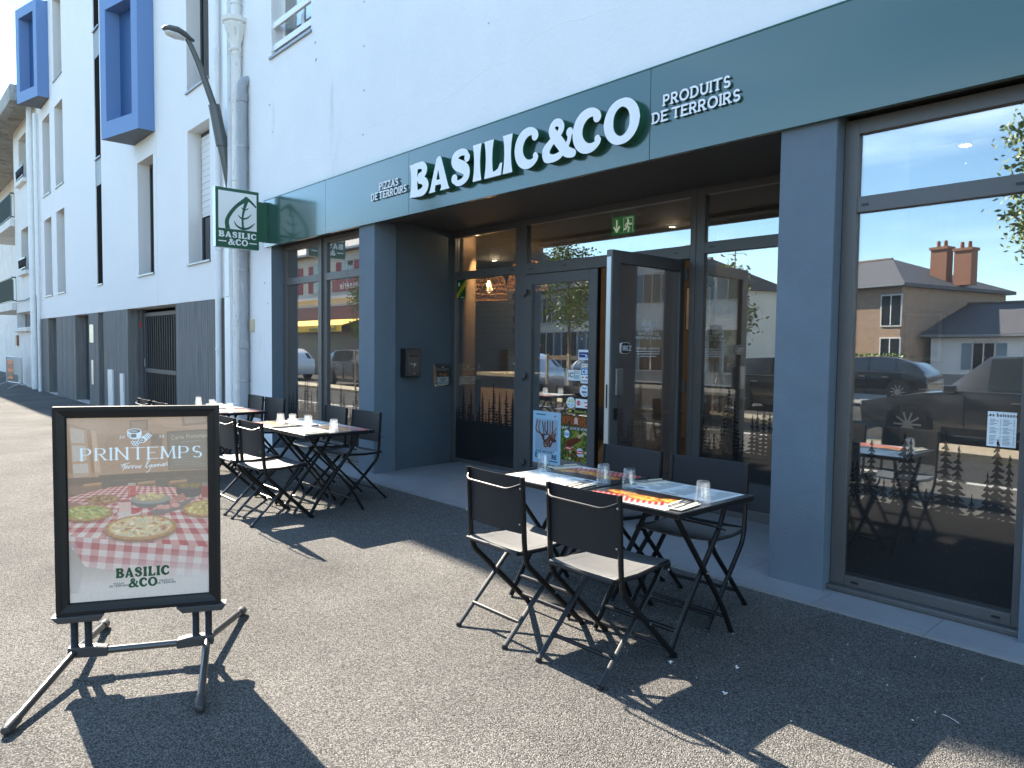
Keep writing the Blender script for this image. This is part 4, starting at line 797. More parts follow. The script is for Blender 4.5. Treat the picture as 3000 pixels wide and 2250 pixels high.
# recess wall fixtures
ra, rb = Vector((-7.215, 4.66, 0)), Vector((-7.478, 5.75, 0)); rt = (rb-ra).normalized(); rn = Vector((rt.y, -rt.x, 0))
def rw_(s, d, z): return ra+rt*s+rn*d+Vector((0, 0, z))
AT = thing('wall_ashtray', 'black wall mounted ashtray box on the dark recess wall', 'ashtray', rw_(.24, 0, 1.3))
MB().obox(rw_(.24, .055, 1.305), rt*.125, rn*.053, (0, 0, .172)).build('body', m_black, AT, bevel=.012)
MB().obox(rw_(.24, .1095, 1.285), rt*.105, rn*.0015, (0, 0, .13)).build('front_plate', M('ash_plate', (.03, .03, .032), .3), AT)
for k in (-.055, 0, .055): MB().obox(rw_(.24+k, .1095, 1.39), rt*.02, rn*.004, (0, 0, .012)).build('slot', M('slot_dark', (.004, .004, .004), .9), AT)
text_solid('1', 'cigarette_mark', m_white, rw_(.24, .1115, 1.255), rt*.7-Z_*.35, rt*.35+Z_*.9, rn, .05, .001, .09, .1, parent=AT, align=.5)
MB().obox(rw_(.205, .1115, 1.29), rt*.028-Z_*.008, rn*.0006, Z_*.003).obox(rw_(.262, .1115, 1.278), rt*.02+Z_*.012, rn*.0006, Z_*.004).obox(rw_(.25, .1115, 1.175), rt*.008, rn*.0006, Z_*.006).build('lettering', m_white, AT)
# leaflet pocket
pf = Pic(96, 120, (.93, .94, .95)); pf.rect(0, 0, 96, 72, (.16, .11, .10)); pf.rect(0, 40, 96, 72, (.36, .17, .15)); pf.ell(30, 56, 16, 7, (.75, .55, .25)); pf.ell(66, 60, 18, 8, (.7, .5, .2)); pf.ell(46, 12, 8, 5, (.9, .9, .88))
pf.text('PRINTEMPS', 48, 34, 12, (.95, .95, .93), .07, .22, .12, .5); pf.text('BASILIC', 48, 88, 9, (.15, .2, .18), .1, .2, 0, .5); pf.text('MENU', 48, 100, 8, (.15, .2, .18), .1, .2, 0, .5); pf.text('SERVEZ-VOUS', 48, 115, 10, (.1, .3, .35), .09, .2, .1, .5)
LH = thing('leaflet_holder', 'clear acrylic leaflet pocket with a menu flyer on the dark recess wall', 'leaflet holder', rw_(.9, 0, 1.0))
card('flyer', pf.mat('flyer_print', .5), rw_(.79, .012, 1.015), rt, Z_, .23, .25, .001, LH)
mb = MB().obox(rw_(.905, .002, 1.145), rt*.185, rn*.0015, (0, 0, .14)).obox(rw_(.905, .03, 1.125), rt*.185, rn*.0015, (0, 0, .12)).obox(rw_(.905, .016, 1.004), rt*.185, rn*.013, (0, 0, .0015)); mb.build('pocket', m_clear, LH)
# ---------------------------------------------------------------- stickers and bills on the closed door
def sticker(name, pic, x0, x1, z0, z1, label, cat='sticker', y=5.7245, rough=.4):
    o = card(name, pic.mat(name+'_print', rough), (x0, y, z0), X_, Z_, x1-x0, z1-z0, .0008); return tag(o, label, cat)
gy = 5.7258
p = Pic(80, 56, (.92, .94, .96)); p.rect(5, 14, 75, 42, (.06, .16, .42)); p.rect(14, 24, 60, 28, (.75, .82, .95)); p.rect(5, 44, 75, 47, (.5, .6, .8)); p.ell(58, 34, 10, 5, (.85, .9, 1)); sticker('door_sticker', p, -5.235, -5.078, 1.379, 1.488, 'blue and white sticker highest on the closed door glass', y=gy)
p = Pic(60, 24, (.95, .95, .94)); p.rect(8, 6, 28, 18, (.95, .65, .1)); p.rect(32, 9, 54, 14, (.5, .5, .5)); sticker('door_sticker', p, -5.187, -5.084, 1.303, 1.339, 'tiny white and orange label above the card payment sticker', y=gy)
p = Pic(72, 100, (.95, .96, .97)); p.rect(4, 4, 68, 46, (.07, .42, .62)); p.text('CB', 36, 38, 24, (.95, .97, 1), .16, .15, 0, .5); p.ell(16, 62, 6, 5, (.85, .1, .1)); p.ell(23, 62, 6, 5, (.95, .65, .1)); p.text('VISA', 40, 67, 10, (.1, .15, .5), .13, .12); [p.rect(14+k*16, 80, 24+k*16, 90, (.25, .35, .5)) for k in range(3)]; sticker('payment_sticker', p, -5.197, -5.078, 1.128, 1.296, 'tall blue and white card payment sticker reading CB VISA', y=gy)
p = Pic(100, 64, (.93, .93, .92)); p.text('ICI', 6, 44, 26, (.12, .12, .13), .1, .2); p.rect(44, 28, 95, 58, (.75, .85, .88)); 
for k in (9, 17): p.rect(48, k, 92, k+3, (.3, .3, .3))
for k in range(4): p.rect(48, 32+k*6, 90-6*(k % 2), 34+k*6, (.45, .5, .55))
sticker('door_sticker', p, -5.387, -5.200, 1.153, 1.267, 'white sticker reading ICI left of the card payment sticker', y=gy)
def disc(name, pic, cx, cz, rx, rz, label):
    n = 28; mb = MB(); vs_ = [(cx+rx*math.cos(2*math.pi*i/n), gy, cz+rz*math.sin(2*math.pi*i/n)) for i in range(n)]; mb.add(vs_+[(a, gy+.0008, c) for a, b, c in vs_], [tuple(range(n)), tuple(range(2*n-1, n-1, -1))])
    o = mb.build(name, pic.mat(name+'_'+str(len(bpy.data.images)), .4)); me = o.data; uv = me.uv_layers.new(name='uv')
    for q in me.polygons:
        for li in q.loop_indices:
            a = vs_[me.loops[li].vertex_index % n]; uv.data[li].uv = ((a[0]-cx)/rx/2+.5, (a[2]-cz)/rz/2+.5)
    return tag(o, label, 'sticker')
p = Pic(72, 72, (.90, .94, .97)); p.line([(20, 14), (36, 24), (50, 18)], 2, (.1, .2, .4)); p.rect(16, 38, 56, 50, (.08, .16, .32)); p.text('CLASSE', 36, 47, 8, (.9, .95, 1), .1, .2, 0, .5); p.line([(30, 58), (36, 64), (46, 60)], 2, (.1, .2, .4)); disc('round_sticker', p, -5.140, 1.047, .068, .063, 'pale blue round sticker below the card payment sticker')
p = Pic(72, 72, (.93, .95, .94)); p.text('PASS', 36, 36, 20, (.72, .68, .08), .1, .2, 0, .5); p.text('par ici !', 36, 54, 15, (.25, .5, .62), .09, .2, 0, .5); p.rect(26, 60, 48, 63, (.3, .5, .6)); disc('round_sticker', p, -5.336, .910, .067, .061, 'white round sticker reading PASS par ici beside a red and white label')
p = Pic(100, 56, (.94, .94, .93)); p.ell(22, 26, 15, 15, (.82, .06, .09)); p.text('Edenred', 10, 30, 11, (.95, .9, .9), .1, .2); p.rect(66, 18, 92, 24, (.6, .4, .4)); p.rect(72, 40, 92, 48, (.8, .1, .1)); sticker('payment_sticker', p, -5.264, -5.075, .861, .957, 'red and white meal voucher sticker beside the round PASS sticker', y=gy)
# art exhibition bill (generic looping lines) and adventure park bill
p = Pic(150, 205, (.66, .80, .88)); p.rect(14, 30, 136, 150, (.62, .70, .76)); rs = random.Random(4)
for k, c in enumerate(((.45, .16, .10), (.50, .33, .16), (.12, .25, .22), (.42, .20, .14), (.25, .12, .12), (.55, .36, .22), (.36, .18, .10))):
    x = 24+k*14; q = [(x, 36+8*rs.random()), (x+20*(rs.random()-.4), 70+18*rs.random()), (50+60*rs.random(), 95+20*rs.random()), (40+62*rs.random(), 118+22*rs.random()), (70+50*rs.random(), 100+20*rs.random()), (120+8*rs.random(), 55+60*rs.random())]
    p.line([(a, b) for a, b, _ in vs(q, [1])], 2.6, c)
p.rect(16, 11, 70, 15, (.2, .3, .4)); p.text('JULIE MAQUET', 14, 163, 10, (.08, .12, .15), .08, .15); p.text('E', 14, 182, 14, (.06, .09, .12), .14, .15); p.text('RE', 104, 182, 14, (.06, .09, .12), .14, .15); p.rect(92, 190, 136, 194, (.15, .25, .3)); p.ell(120, 16, 4, 4, (.85, .3, .2))
sticker('exhibition_poster', p, -5.922, -5.482, .189, .784, 'pale blue exhibition poster of looping coloured ropes on the closed door', 'poster', gy)
p = Pic(150, 180, (.30, .36, .10)); p.noise(.9, 11); v = p.noise(.5, 5); p.mask((v > .62)*1., (.55, .60, .15), .6)
p.ell(90, 96, 34, 26, (.48, .58, .20), .8, 6); p.poly([(20, 110), (60, 92), (96, 84), (120, 92), (84, 112), (40, 126)], (.42, .17, .06)); p.ell(98, 78, 9, 8, (.75, .55, .40)); p.line([(100, 84), (128, 66), (146, 70)], 4, (.80, .72, .55)); p.line([(92, 92), (60, 118), (40, 112)], 4, (.36, .14, .05))
for k in range(46): x, y = 10+130*rs.random(), 122+55*rs.random(); p.ell(x, y, 3+5*rs.random(), 3+4*rs.random(), rs.choice(((.08, .12, .05), (.15, .25, .06), (.6, .65, .3), (.7, .2, .1), (.9, .85, .7))), .8)
p.poly([(24, 128), (60, 120), (64, 134), (28, 142)], (.72, .10, .14)); p.rect(30, 129, 58, 133, (.95, .9, .85)); p.ell(108, 142, 20, 17, (.80, .82, .86)); p.poly([(88, 138), (128, 134), (128, 146), (88, 150)], (.75, .12, .16)); p.rect(94, 140, 122, 144, (.95, .92, .9))
p.rect(0, 0, 150, 52, (.24, .20, .07), .75); p.text('EXPLORA', 75, 34, 26, (.66, .30, .12), .14, .13, 0, .5); p.ell(84, 21, 17, 17, (.60, .27, .11)); 
for k in (12, 20, 28): p.line([(76, k+5), (84, k-2), (92, k+5)], 2, (.93, .9, .85))
p.text('PARC', 128, 44, 10, (.66, .30, .12), .12, .2, 0, .5); p.rect(28, 46, 136, 58, (.05, .05, .05)); p.text('SAINT JEAN DE MONTS', 82, 56, 9, (.95, .95, .92), .11, .16, 0, .5); p.ell(34, 76, 16, 16, (.88, .92, .94)); p.rect(16, 72, 52, 82, (.15, .45, .6)); p.rect(20, 75, 48, 78, (1, 1, 1))
sticker('park_poster', p, -5.478, -5.078, .27, .775, 'green and brown adventure park poster reading EXPLORA on the closed door', 'poster', gy)
p = Pic(110, 20, (.06, .06, .05)); p.rect(4, 4, 20, 16, (.75, .78, .12)); p.text('DEGAVE', 36, 15, 10, (.75, .78, .30), .12, .18); sticker('door_sticker', p, -5.378, -5.078, .797, .838, 'black strip sticker with yellow lettering above the park poster', y=gy)
p = Pic(56, 84, (.05, .24, .13)); p.poly([(0, 84), (0, 62), (56, 0), (56, 26)], (.80, .72, .08)); p.text('RESTAURANT', 8, 72, 11, (.1, .25, .1), .12, .12, 0, 0, 1, 1.1); p.text('R', 8, 26, 14, (.9, .92, .88), .12); p.rect(24, 76, 50, 79, (.8, .8, .8)); sticker('restaurant_label', p, -7.392, -7.215, 2.12, 2.358, 'green and yellow restaurant label in the top corner of the entrance window', 'label', 5.7442)
p = Pic(96, 128, (.86, .88, .88)); p.text('Les boissons', 48, 17, 12, (.1, .1, .1), .1, .18, 0, .5); rs = random.Random(8)
for c in (8, 52):
    for k in range(19):
        if k in (5, 11): continue
        p.rect(c, 28+k*5, c+14+16*rs.random(), 29.6+k*5, (.35, .36, .37)); p.rect(c+34, 28+k*5, c+38, 29.6+k*5, (.35, .36, .37))
sticker('drinks_menu', p, -1.126, -.993, 1.0, 1.188, 'white drinks menu sheet reading Les boissons in the right shop window', 'menu', 4.5143)
DOWN = ((-7.25, 5.95, 'recessed ceiling spot over the bar counter'), (-1.70, 5.95, 'recessed ceiling spot inside the right shop window'), (-5.25, 7.4, 'recessed ceiling spot inside behind the doors'), (-9.45, 8.15, 'recessed ceiling spot inside behind the entrance window'))
# exit sign inside, pendant lamps, counter, frames, shelf glasses
p = Pic(120, 64, (.02, .40, .16)); p.line([(26, 12), (26, 50)], 4, (.9, .95, .9)); p.line([(12, 36), (26, 52), (40, 36)], 4, (.9, .95, .9)); p.rect(62, 6, 64, 58, (.9, .95, .9)); p.rect(66, 6, 112, 8, (.9, .95, .9)); p.rect(110, 6, 112, 58, (.9, .95, .9))
p.ell(86, 16, 5, 5, (.9, .95, .9)); p.line([(88, 22), (82, 36), (92, 44), (88, 56)], 3.5, (.9, .95, .9)); p.line([(82, 36), (74, 46), (66, 46)], 3.5, (.9, .95, .9)); p.line([(88, 24), (98, 32), (104, 28)], 2.6, (.9, .95, .9)); p.line([(86, 24), (76, 28), (72, 36)], 2.6, (.9, .95, .9))
ES = thing('exit_sign', 'green emergency exit sign hung inside above the doors', 'sign', (-4.85, 5.95, 2.7))
MB().box(-5.02, 5.955, 2.895, -4.68, 6.05, 2.935).box(-5.01, 5.964, 2.70, -4.69, 5.985, 2.894).build('housing', m_white, ES, bevel=.004); card('face', p.mat('exit_print', .4, glow=.35), (-5.0, 5.9635, 2.705), X_, Z_, .30, .185, .001, ES)
MB().box(-4.90, 5.99, 2.936, -4.80, 6.03, 3.02).build('bracket', m_zinc, ES)
m_wick = M('wicker', (.24, .15, .08), .8, var=.3, vscale=14); m_bulb = M('warm_bulb', (1, .6, .25), .5, emit=(1, .55, .2, 40))
def pendant(x, y, z, s, label):
    t = thing('pendant_lamp', label, 'lamp', (x, y, z), 'wicker pendant lamps inside the restaurant'); mb = MB()
    rings = [(.06, .46), (.16, .44), (.24, .38), (.285, .25), (.31, .1), (.33, 0)]
    for sgn in (1, -1):
        for k in range(26):
            a0 = 2*math.pi*k/26; mb.tube([(x+s*r*math.cos(a0+sgn*h*1.7), y+s*r*math.sin(a0+sgn*h*1.7), z+s*h) for r, h in rings], .005, 4)
    for r, h in rings: mb.tube([(x+s*r*math.cos(q*math.pi/12), y+s*r*math.sin(q*math.pi/12), z+s*h) for q in range(25)], .007, 4)
    mb.build('shade', m_wick, t); MB().tube([(x, y, z+s*.46), (x, y, 3.0)], .006, 6).build('cord', m_black, t)
    pl_ = bpy.data.lights.new('bulb_light', 'POINT'); pl_.energy = 6; pl_.color = (1, .62, .30); pl_.shadow_soft_size = .05; po = bpy.data.objects.new('bulb_light', pl_); COL.objects.link(po); po.location = (0, 0, s*.24-.08); po.parent = t
    MB().lathe([(.0, -.045), (.03, -.03), (.038, 0), (.025, .03), (.012, .06), (.0, .062)], (x, y, z+s*.24), 12).build('bulb', m_bulb, t, smooth=True)
pendant(-8.42, 7.15, 2.24, .95, 'left wicker pendant lamp with a lit bulb behind the entrance window'); pendant(-8.35, 7.9, 2.44, 1.0, 'right wicker pendant lamp partly hidden by the window post')
for dx_, dy_, lb_ in DOWN:
    t = thing('ceiling_spot', lb_, 'ceiling light', (dx_, dy_, 3.0), 'recessed ceiling spots inside'); MB().lathe([(.04, 3.0), (.045, 3.012), (.036, 3.019)], (dx_, dy_, 0), 16).build('rim', m_white, t); MB().lathe([(.0, 2.9985), (.035, 2.9985), (.035, 2.9995), (0, 2.9995)], (dx_, dy_, 0), 16).build('diffuser', M('spot_light', (1, .9, .75), .5, emit=(1, .88, .68, 6)), t)
    pl_ = bpy.data.lights.new('spot_glow', 'POINT'); pl_.energy = (1.5 if dx_ > -7.3 else 4) if dx_ < -3 else 1; pl_.color = (1, .80, .55); pl_.shadow_soft_size = .004; po = bpy.data.objects.new('spot_glow', pl_); COL.objects.link(po); po.location = (0, 0, -.12); po.parent = t
sp_ = bpy.data.lights.new('counter_spot', 'SPOT'); sp_.energy = 130; sp_.color = (1, .80, .52); sp_.spot_size = math.radians(46); sp_.spot_blend = .6; sp_.shadow_soft_size = .01; so_ = bpy.data.objects.new('counter_spot', sp_); COL.objects.link(so_); so_.location = (-7.25, 5.95, 2.96); so_.rotation_mode = 'QUATERNION'; so_.rotation_quaternion = (Vector((-7.25, 5.95, 2.96))-Vector((-7.48, 6.55, .95))).to_track_quat('Z', 'Y')
m_wood = M('pale_wood', (.45, .29, .13), .55, var=.3, vscale=2.5, stretch=(8, 8, .5)); m_wood2 = M('brown_wood', (.26, .16, .085), .6, var=.35, vscale=2.5, stretch=(8, 8, .5))
CT = thing('counter', 'pale wood fronted bar counter standing inside the entrance window', 'counter', (-7.6, 6.8, 0)); mb = MB()
for i in range(6): MB().box(-7.86+i*.13, 6.55, .1, -7.736+i*.13, 6.58, 1.10).build('plank', m_wood, CT)
MB().box(-7.9, 6.5, 1.105, -7.05, 7.2, 1.15).build('worktop', M('worktop_white', (.6, .6, .58), .4), CT); MB().box(-7.86, 6.58, 0, -7.08, 7.15, 1.1).build('carcass', m_dark, CT)
TB = MB().box(-7.70, 5.86, .004, -7.42, 6.08, 3.0).build('wooden_post', m_wood2, bevel=.01); tag(TB, 'rough brown wooden post just inside the entrance window', 'post')
wt = thing('tiled_wall_panel', 'dark glazed tile panel on the wall behind the counter', 'tile panel', (-9.6, 8.6, 1.2)); tmz = MB().box(.004, 0, .004, .186, .02, .096).mesh('tile'); tmz.materials.append(M('wall_tile', (.17, .18, .165), .2))
MB().box(-10.6, 8.62, .9, -9.4, 8.7, 2.6).build('backing', m_dark, wt)
for r in range(16):
    for c in range(6): o = link('tile', tmz, None, wt); o.location = Vector((-10.6+c*.19+(r % 2)*.05, 8.598, .95+r*.1))-wt.location
SG = thing('glass_shelf', 'shelf of hanging stemmed glasses in the dim restaurant behind the counter', 'shelf', (-8.5, 8.3, 1.3)); MB().box(-9.2, 8.2, 1.32, -7.6, 8.5, 1.35).build('board', m_wood2, SG)
mb = MB()
for i in range(12): mb.lathe([(.03, 0), (.004, .01), (.004, .08), (.035, .12), (.033, .19), (.028, .2)], (-9.1+i*.125, 8.33, 1.352), 10)
mb.build('wine_glass', m_clear, SG, smooth=True)
# picture frames on the inner wall, seen through glass
def picture(x, y, z, w_, h_, seed, label, fr=m_black):
    p = Pic(60, 84, (.72, .72, .70)); rs = random.Random(seed); p.rect(6, 6, 54, 78, (.40, .42, .42))
    for k in range(9): a = 8+40*rs.random(); p.poly([(a, 74), (a+3, 74-34*rs.random()), (a+10, 70-30*rs.random()), (a+13, 74)], tuple([.1+.45*rs.random()]*3), .8)
    p.rect(6, 6, 54, 30, (.62, .64, .66), .7); t = thing('picture_frame', label, 'picture', (x, y, z), 'framed pictures inside the restaurant')
    MB().box(x-w_/2-.02, y, z-h_/2-.02, x+w_/2+.02, y+.03, z+h_/2+.02).build('frame', fr, t, bevel=.004); card('print', p.mat('picture_print_%d' % seed, .3), (x-w_/2, y-.0005, z-h_/2), X_, Z_, w_, h_, .0005, t)
PW = MB().box(-5.0, 8.0, .004, 1.5, 8.1, 3.0).build('partition_wall', M('warm_panelling', (.30, .225, .15), .7, var=.3, vscale=2, stretch=(5, 5, .4))); tag(PW, 'brown panelled partition wall inside behind the right shop window', 'partition')
picture(-2.58, 7.965, 1.66, .34, .48, 21, 'framed grey drawing hanging higher inside the right window'); picture(-2.98, 7.965, 1.15, .30, .46, 22, 'framed grey drawing hanging lower inside the right window'); picture(-5.9, 9.0, 2.1, .4, .6, 23, 'dark framed picture glimpsed through the open door leaf')
WS = MB().box(-6.9, 9.04, .004, -6.5, 9.14, 3.0).build('partition_wall', MATS['warm_panelling']); tag(WS, 'narrow brown partition wall glimpsed through the open door leaf', 'partition')
# inside furniture seen through the panes
def bistro(x, y, label):
    t = thing('bar_table', label, 'table', (x, y, 0), 'dark tables inside the restaurant'); MB().box(x-.33, y-.33, .72, x+.33, y+.33, .75).build('tabletop', m_wood2, t, bevel=.005); MB().tube([(x, y, .02), (x, y, .72)], .03, 10).box(x-.22, y-.22, .004, x+.22, y+.22, .02).build('pedestal', m_black, t)
bistro(-1.75, 5.6, 'dark inside table just behind the right shop window'); bistro(-5.3, 7.0, 'dark inside table beyond the closed door leaf'); bistro(-8.4, 5.9, 'dark inside table behind the left shop window')
def inchair(x, y, rz, label):
    t = thing('dining_chair', label, 'chair', (0, 0, 0), 'grey shell chairs inside the restaurant'); mb = MB()
    prof = [(-.2, .84), (-.21, .62), (-.19, .48), (-.05, .44), (.2, .455)]
    for (a, b), (c, d) in zip(prof[:-1], prof[1:]): mb.obox((0, (a+c)/2, (b+d)/2), (.2, 0, 0), (0, (c-a)/2, (d-b)/2), (0, .008*(1 if abs(d-b) > abs(c-a) else 0), .008*(0 if abs(d-b) > abs(c-a) else 1)))
    mb.build('shell', M('shell_grey', (.12, .125, .13), .5), t)
    for i in (-1, 1):
        for j in (-1, 1): MB().tube([(.12*i, .12*j, .44), (.2*i, .2*j, .004)], .013, 8).build('leg', m_wood, t)
    t.location = (x, y, 0); t.rotation_euler.z = rz
inchair(-2.15, 5.75, -1.5, 'left grey shell chair behind the right shop window'); inchair(-1.3, 5.75, 1.6, 'right grey shell chair behind the right shop window'); inchair(-5.3, 6.45, 0, 'grey shell chair beyond the closed door leaf')
# ================================================================== CROWD BARRIER FAR LEFT
CB = thing('crowd_barrier', 'galvanised steel crowd barrier leaning by the old building', 'barrier', (-31, 4.0, -.13)); m_galv = M('galvanised', (.42, .43, .44), .4, metal=.7)
f = lambda u, z: (-31.7+u*1.75, 3.93+u*.22, -.13+z)
MB().tube(bent([f(0, .18), f(0, 1.08), f(1, 1.08), f(1, .18), f(0, .18)], .1), .02, 8).build('frame', m_galv, CB, smooth='auto')
bm = MB().tube([(0, 0, .18), (0, 0, 1.08)], .009, 6).mesh('bar'); bm.materials.append(m_galv)
for i in range(1, 15): o = link('bar', bm, None, CB); o.location = Vector(f(i/15, 0))-CB.location
for u in (.06, .94):
    c = Vector(f(u, .2)); MB().tube([c+Vector((-.05, -.38, -.2)), c, c+Vector((.05, .25, -.2))], .018, 6).build('foot', m_galv, CB)
p = Pic(64, 80, (.78, .36, .03)); p.text('ROUTE', 32, 34, 17, (.05, .04, .03), .12, .18, 0, .5, 1, 0, .8); p.text('BARREE', 32, 68, 17, (.05, .04, .03), .12, .16, 0, .5, 1, 0, .7)
o = card('road_sign', p.mat('route_barree_print', .5), Vector(f(.16, .30))+Vector((0, -.035, 0)), (1.75, .22, 0), Z_, .62, .66, .004); tag(o, 'orange road closed sign reading ROUTE BARREE on the crowd barrier', 'sign')
# ================================================================== POSTER STAND
hl, hr = Vector((-3.71, .65, 0)), Vector((-3.42, 1.26, 0)); pt_ = (hr-hl).normalized(); pn = Vector((pt_.y, -pt_.x, 0))
def pw(s, d, z): return hl+pt_*s+pn*d+Vector((0, 0, z))
ST = thing('poster_stand', 'black framed pavement poster stand on spring feet advertising PRINTEMPS pizzas', 'poster stand', pw(.32, 0, 0))
m_pf = M('satin_black', (.010, .010, .0105), .36, spec=.3, var=.1, vscale=8); m_pb = M('black_plastic', (.035, .035, .036), .45, bump=.15, bscale=200); m_chr = M('dark_tube', (.10, .10, .10), .28, metal=.75)
s0, s1, zb, zt = -.025, .662, .268, 1.213; fw = .052
def fr_bar(a, b, c, d): # mitred profile bar from outer corners a->b to inner c->d (s,z)
    mb = MB(); sec = [(0, .014), (.0, .020), (.3, .020), (.55, .015), (.9, .011), (1, .004), (1, -.015), (0, -.015)]; v = []
    for k, (p, q) in enumerate(((a, c), (b, d))):
        for t_, h in sec: v.append(pw(p[0]+(q[0]-p[0])*t_, h, p[1]+(q[1]-p[1])*t_))
    n = len(sec); return mb.add(v, [(i, (i+1) % n, n+(i+1) % n, n+i) for i in range(n)]+[tuple(range(n)), tuple(range(2*n-1, n-1, -1))])
oc = [(s0, zb), (s1, zb), (s1, zt), (s0, zt)]; ic = [(s0+fw, zb+fw), (s1-fw, zb+fw), (s1-fw, zt-fw), (s0+fw, zt-fw)]
for i in range(4): fr_bar(oc[i], oc[(i+1) % 4], ic[i], ic[(i+1) % 4]).build('frame_bar', m_pf, ST)
MB().obox(pw(.318, -.012, .74), pt_*.33, pn*.002, (0, 0, .46)).build('back_panel', m_pb, ST)
# the print itself
W_, H_ = 440, 636; p = Pic(W_, H_, (.50, .42, .35)); 
p.rect(0, 0, W_, 190, (.56, .46, .38), 1); p.rect(0, 0, W_, 60, (.62, .53, .46), .6); p.rect(190, 0, W_, 30, (.66, .55, .46), .8); p.poly([(260, 0), (440, 0), (440, 50), (300, 40)], (.70, .60, .52), .5)
p.poly([(0, 20), (74, 46), (88, 222), (0, 232)], (.50, .37, .26)); p.poly([(12, 30), (62, 48), (76, 206), (20, 214)], (.62, .50, .38)); p.poly([(14, 36), (54, 46), (56, 90), (16, 86)], (.66, .70, .72)); p.poly([(18, 96), (58, 98), (62, 148), (20, 150)], (.68, .72, .74)); p.poly([(20, 160), (64, 158), (68, 200), (22, 206)], (.70, .72, .73)); p.poly([(76, 44), (90, 50), (104, 208), (86, 214)], (.70, .62, .54))
p.rect(192, 14, 248, 50, (.42, .36, .31)); p.rect(197, 19, 243, 48, (.50, .46, .42)); p.poly([(352, 0), (438, 0), (438, 32), (356, 38)], (.45, .40, .35)); p.poly([(360, 0), (430, 0), (430, 24), (364, 30)], (.56, .52, .47)); p.rect(256, 64, 292, 104, (.38, .33, .30)); p.rect(118, 70, 150, 150, (.47, .41, .36), .5)
p.poly([(306, 56), (436, 50), (438, 190), (310, 194)], (.30, .29, .27)); p.poly([(311, 61), (431, 55), (433, 185), (315, 189)], (.36, .37, .35)); p.text('Carte Printemps', 320, 84, 13.5, (.80, .80, .76), .05, .13, 0, 0, .95, .06, .9); p.text('terroir lyonnais', 350, 96, 7, (.7, .7, .66), .05, .16, 0, 0, .7, .06)
for k in range(8): p.rect(326+3*(k % 3), 108+k*9, 408+8*(k % 2), 109.4+k*9, (.62, .64, .62), .5)
p.rect(0, 190, W_, 206, (.60, .49, .38), .7); p.rect(0, 206, W_, 300, (.30, .25, .21)); p.poly([(96, 200), (440, 192), (440, 296), (96, 262)], (.27, .25, .22)); 
for k in range(5): p.rect(140+k*62, 218, 180+k*62, 221, (.42, .36, .30), .7)
p.rect(0, 232, 100, 262, (.40, .30, .24))
for cx in (46, 210, 310): 
    p.poly([(cx, 232), (cx+58, 226), (cx+60, 256), (cx+52, 256), (cx+50, 238), (cx+6, 242), (cx+8, 264), (cx, 264)], (.45, .31, .20)); p.poly([(cx+4, 228), (cx+58, 224), (cx+58, 232), (cx+4, 236)], (.62, .46, .32))
# chequered tablecloth in perspective
top = [(-40, 268), (180, 240), (500, 258)]; m_ = poly_field(p.X, p.Y, [(0, 272), (130, 242), (180, 238), (440, 262), (440, 470), (300, 450), (0, 402)]); vx, vy = (p.X+560)/(p.Y-120), (p.X-900)/(p.Y-120)
c1 = (np.floor((p.X-260)/(p.Y-150)*11+100) % 2); c2 = (np.floor((1/(p.Y-150+.0))*3300+(p.X-200)*.004*1.0+50) % 2); ck = c1+c2
tbl = np.where((ck == 2)[..., None], np.array((.62, .16, .17)), np.where((ck == 1)[..., None], np.array((.76, .47, .45)), np.array((.86, .79, .76))))
a_ = np.clip(m_+.5, 0, 1)[..., None]; p.a = p.a*(1-a_)+tbl*a_
m2 = poly_field(p.X, p.Y, [(0, 402), (300, 450), (440, 470), (440, 572), (250, 560), (50, 510), (30, 470), (0, 430)]); c3 = np.floor((p.X+(p.Y-400)*.12)/25) % 2; c4 = np.floor((p.Y-p.X*.16)/22) % 2; ck = c3+c4
tb2 = np.where((ck == 2)[..., None], np.array((.60, .18, .20)), np.where((ck == 1)[..., None], np.array((.74, .46, .46)), np.array((.84, .77, .76)))); a_ = np.clip(m2+.5, 0, 1)[..., None]*.94; p.a = p.a*(1-a_)+tb2*a_
p.mask(np.clip((p.Y-470)/110, 0, 1)*np.clip((p.Y-380)/60, 0, 1), (.80, .79, .80), .97); p.poly([(0, 424), (26, 430), (44, 530), (30, 600), (0, 600)], (.55, .53, .55), .5)
def pizza(cx, cy, rx, ry, top_, seed, spots):
    rs = random.Random(seed); p.ell(cx, cy+ry*.22, rx*1.02, ry*1.02, (.30, .18, .14), .7, 8); p.ell(cx, cy+ry*.10, rx, ry, (.42, .22, .11)); p.ell(cx, cy, rx, ry*.98, (.66, .42, .22))
    for k in range(60): t_ = 2*math.pi*rs.random(); p.ell(cx+rx*.94*math.cos(t_), cy+ry*.92*math.sin(t_)+ry*.04, 2+4*rs.random(), 2+2*rs.random(), (.36+.3*rs.random(), .2+.2*rs.random(), .08+.1*rs.random()), .7)
    p.ell(cx, cy-ry*.05, rx*.86, ry*.80, top_, 1, 4)
    for k in range(int(rx*2.6)):
        t_, q = 2*math.pi*rs.random(), math.sqrt(rs.random())*.8; b = .75+.4*rs.random(); p.ell(cx+rx*q*math.cos(t_), cy-ry*.05+ry*q*.92*math.sin(t_), 3+rx*.07*rs.random(), 2+ry*.09*rs.random(), tuple(c*b for c in rs.choice(spots)), .75, 2)
pizza(106, 282, 48, 15, (.62, .42, .22), 1, ((.55, .35, .15), (.72, .58, .36), (.40, .22, .10)))
p.ell(14, 300, 34, 12, (.62, .52, .50)); p.ell(14, 298, 28, 9, (.50, .30, .25))
p.rect(184, 238, 208, 276, (.70, .22, .20), .9); p.rect(184, 230, 208, 240, (.72, .66, .62), .8); p.ell(196, 276, 12, 4, (.6, .18, .16)); p.rect(187, 246, 190, 270, (.9, .6, .58), .5)
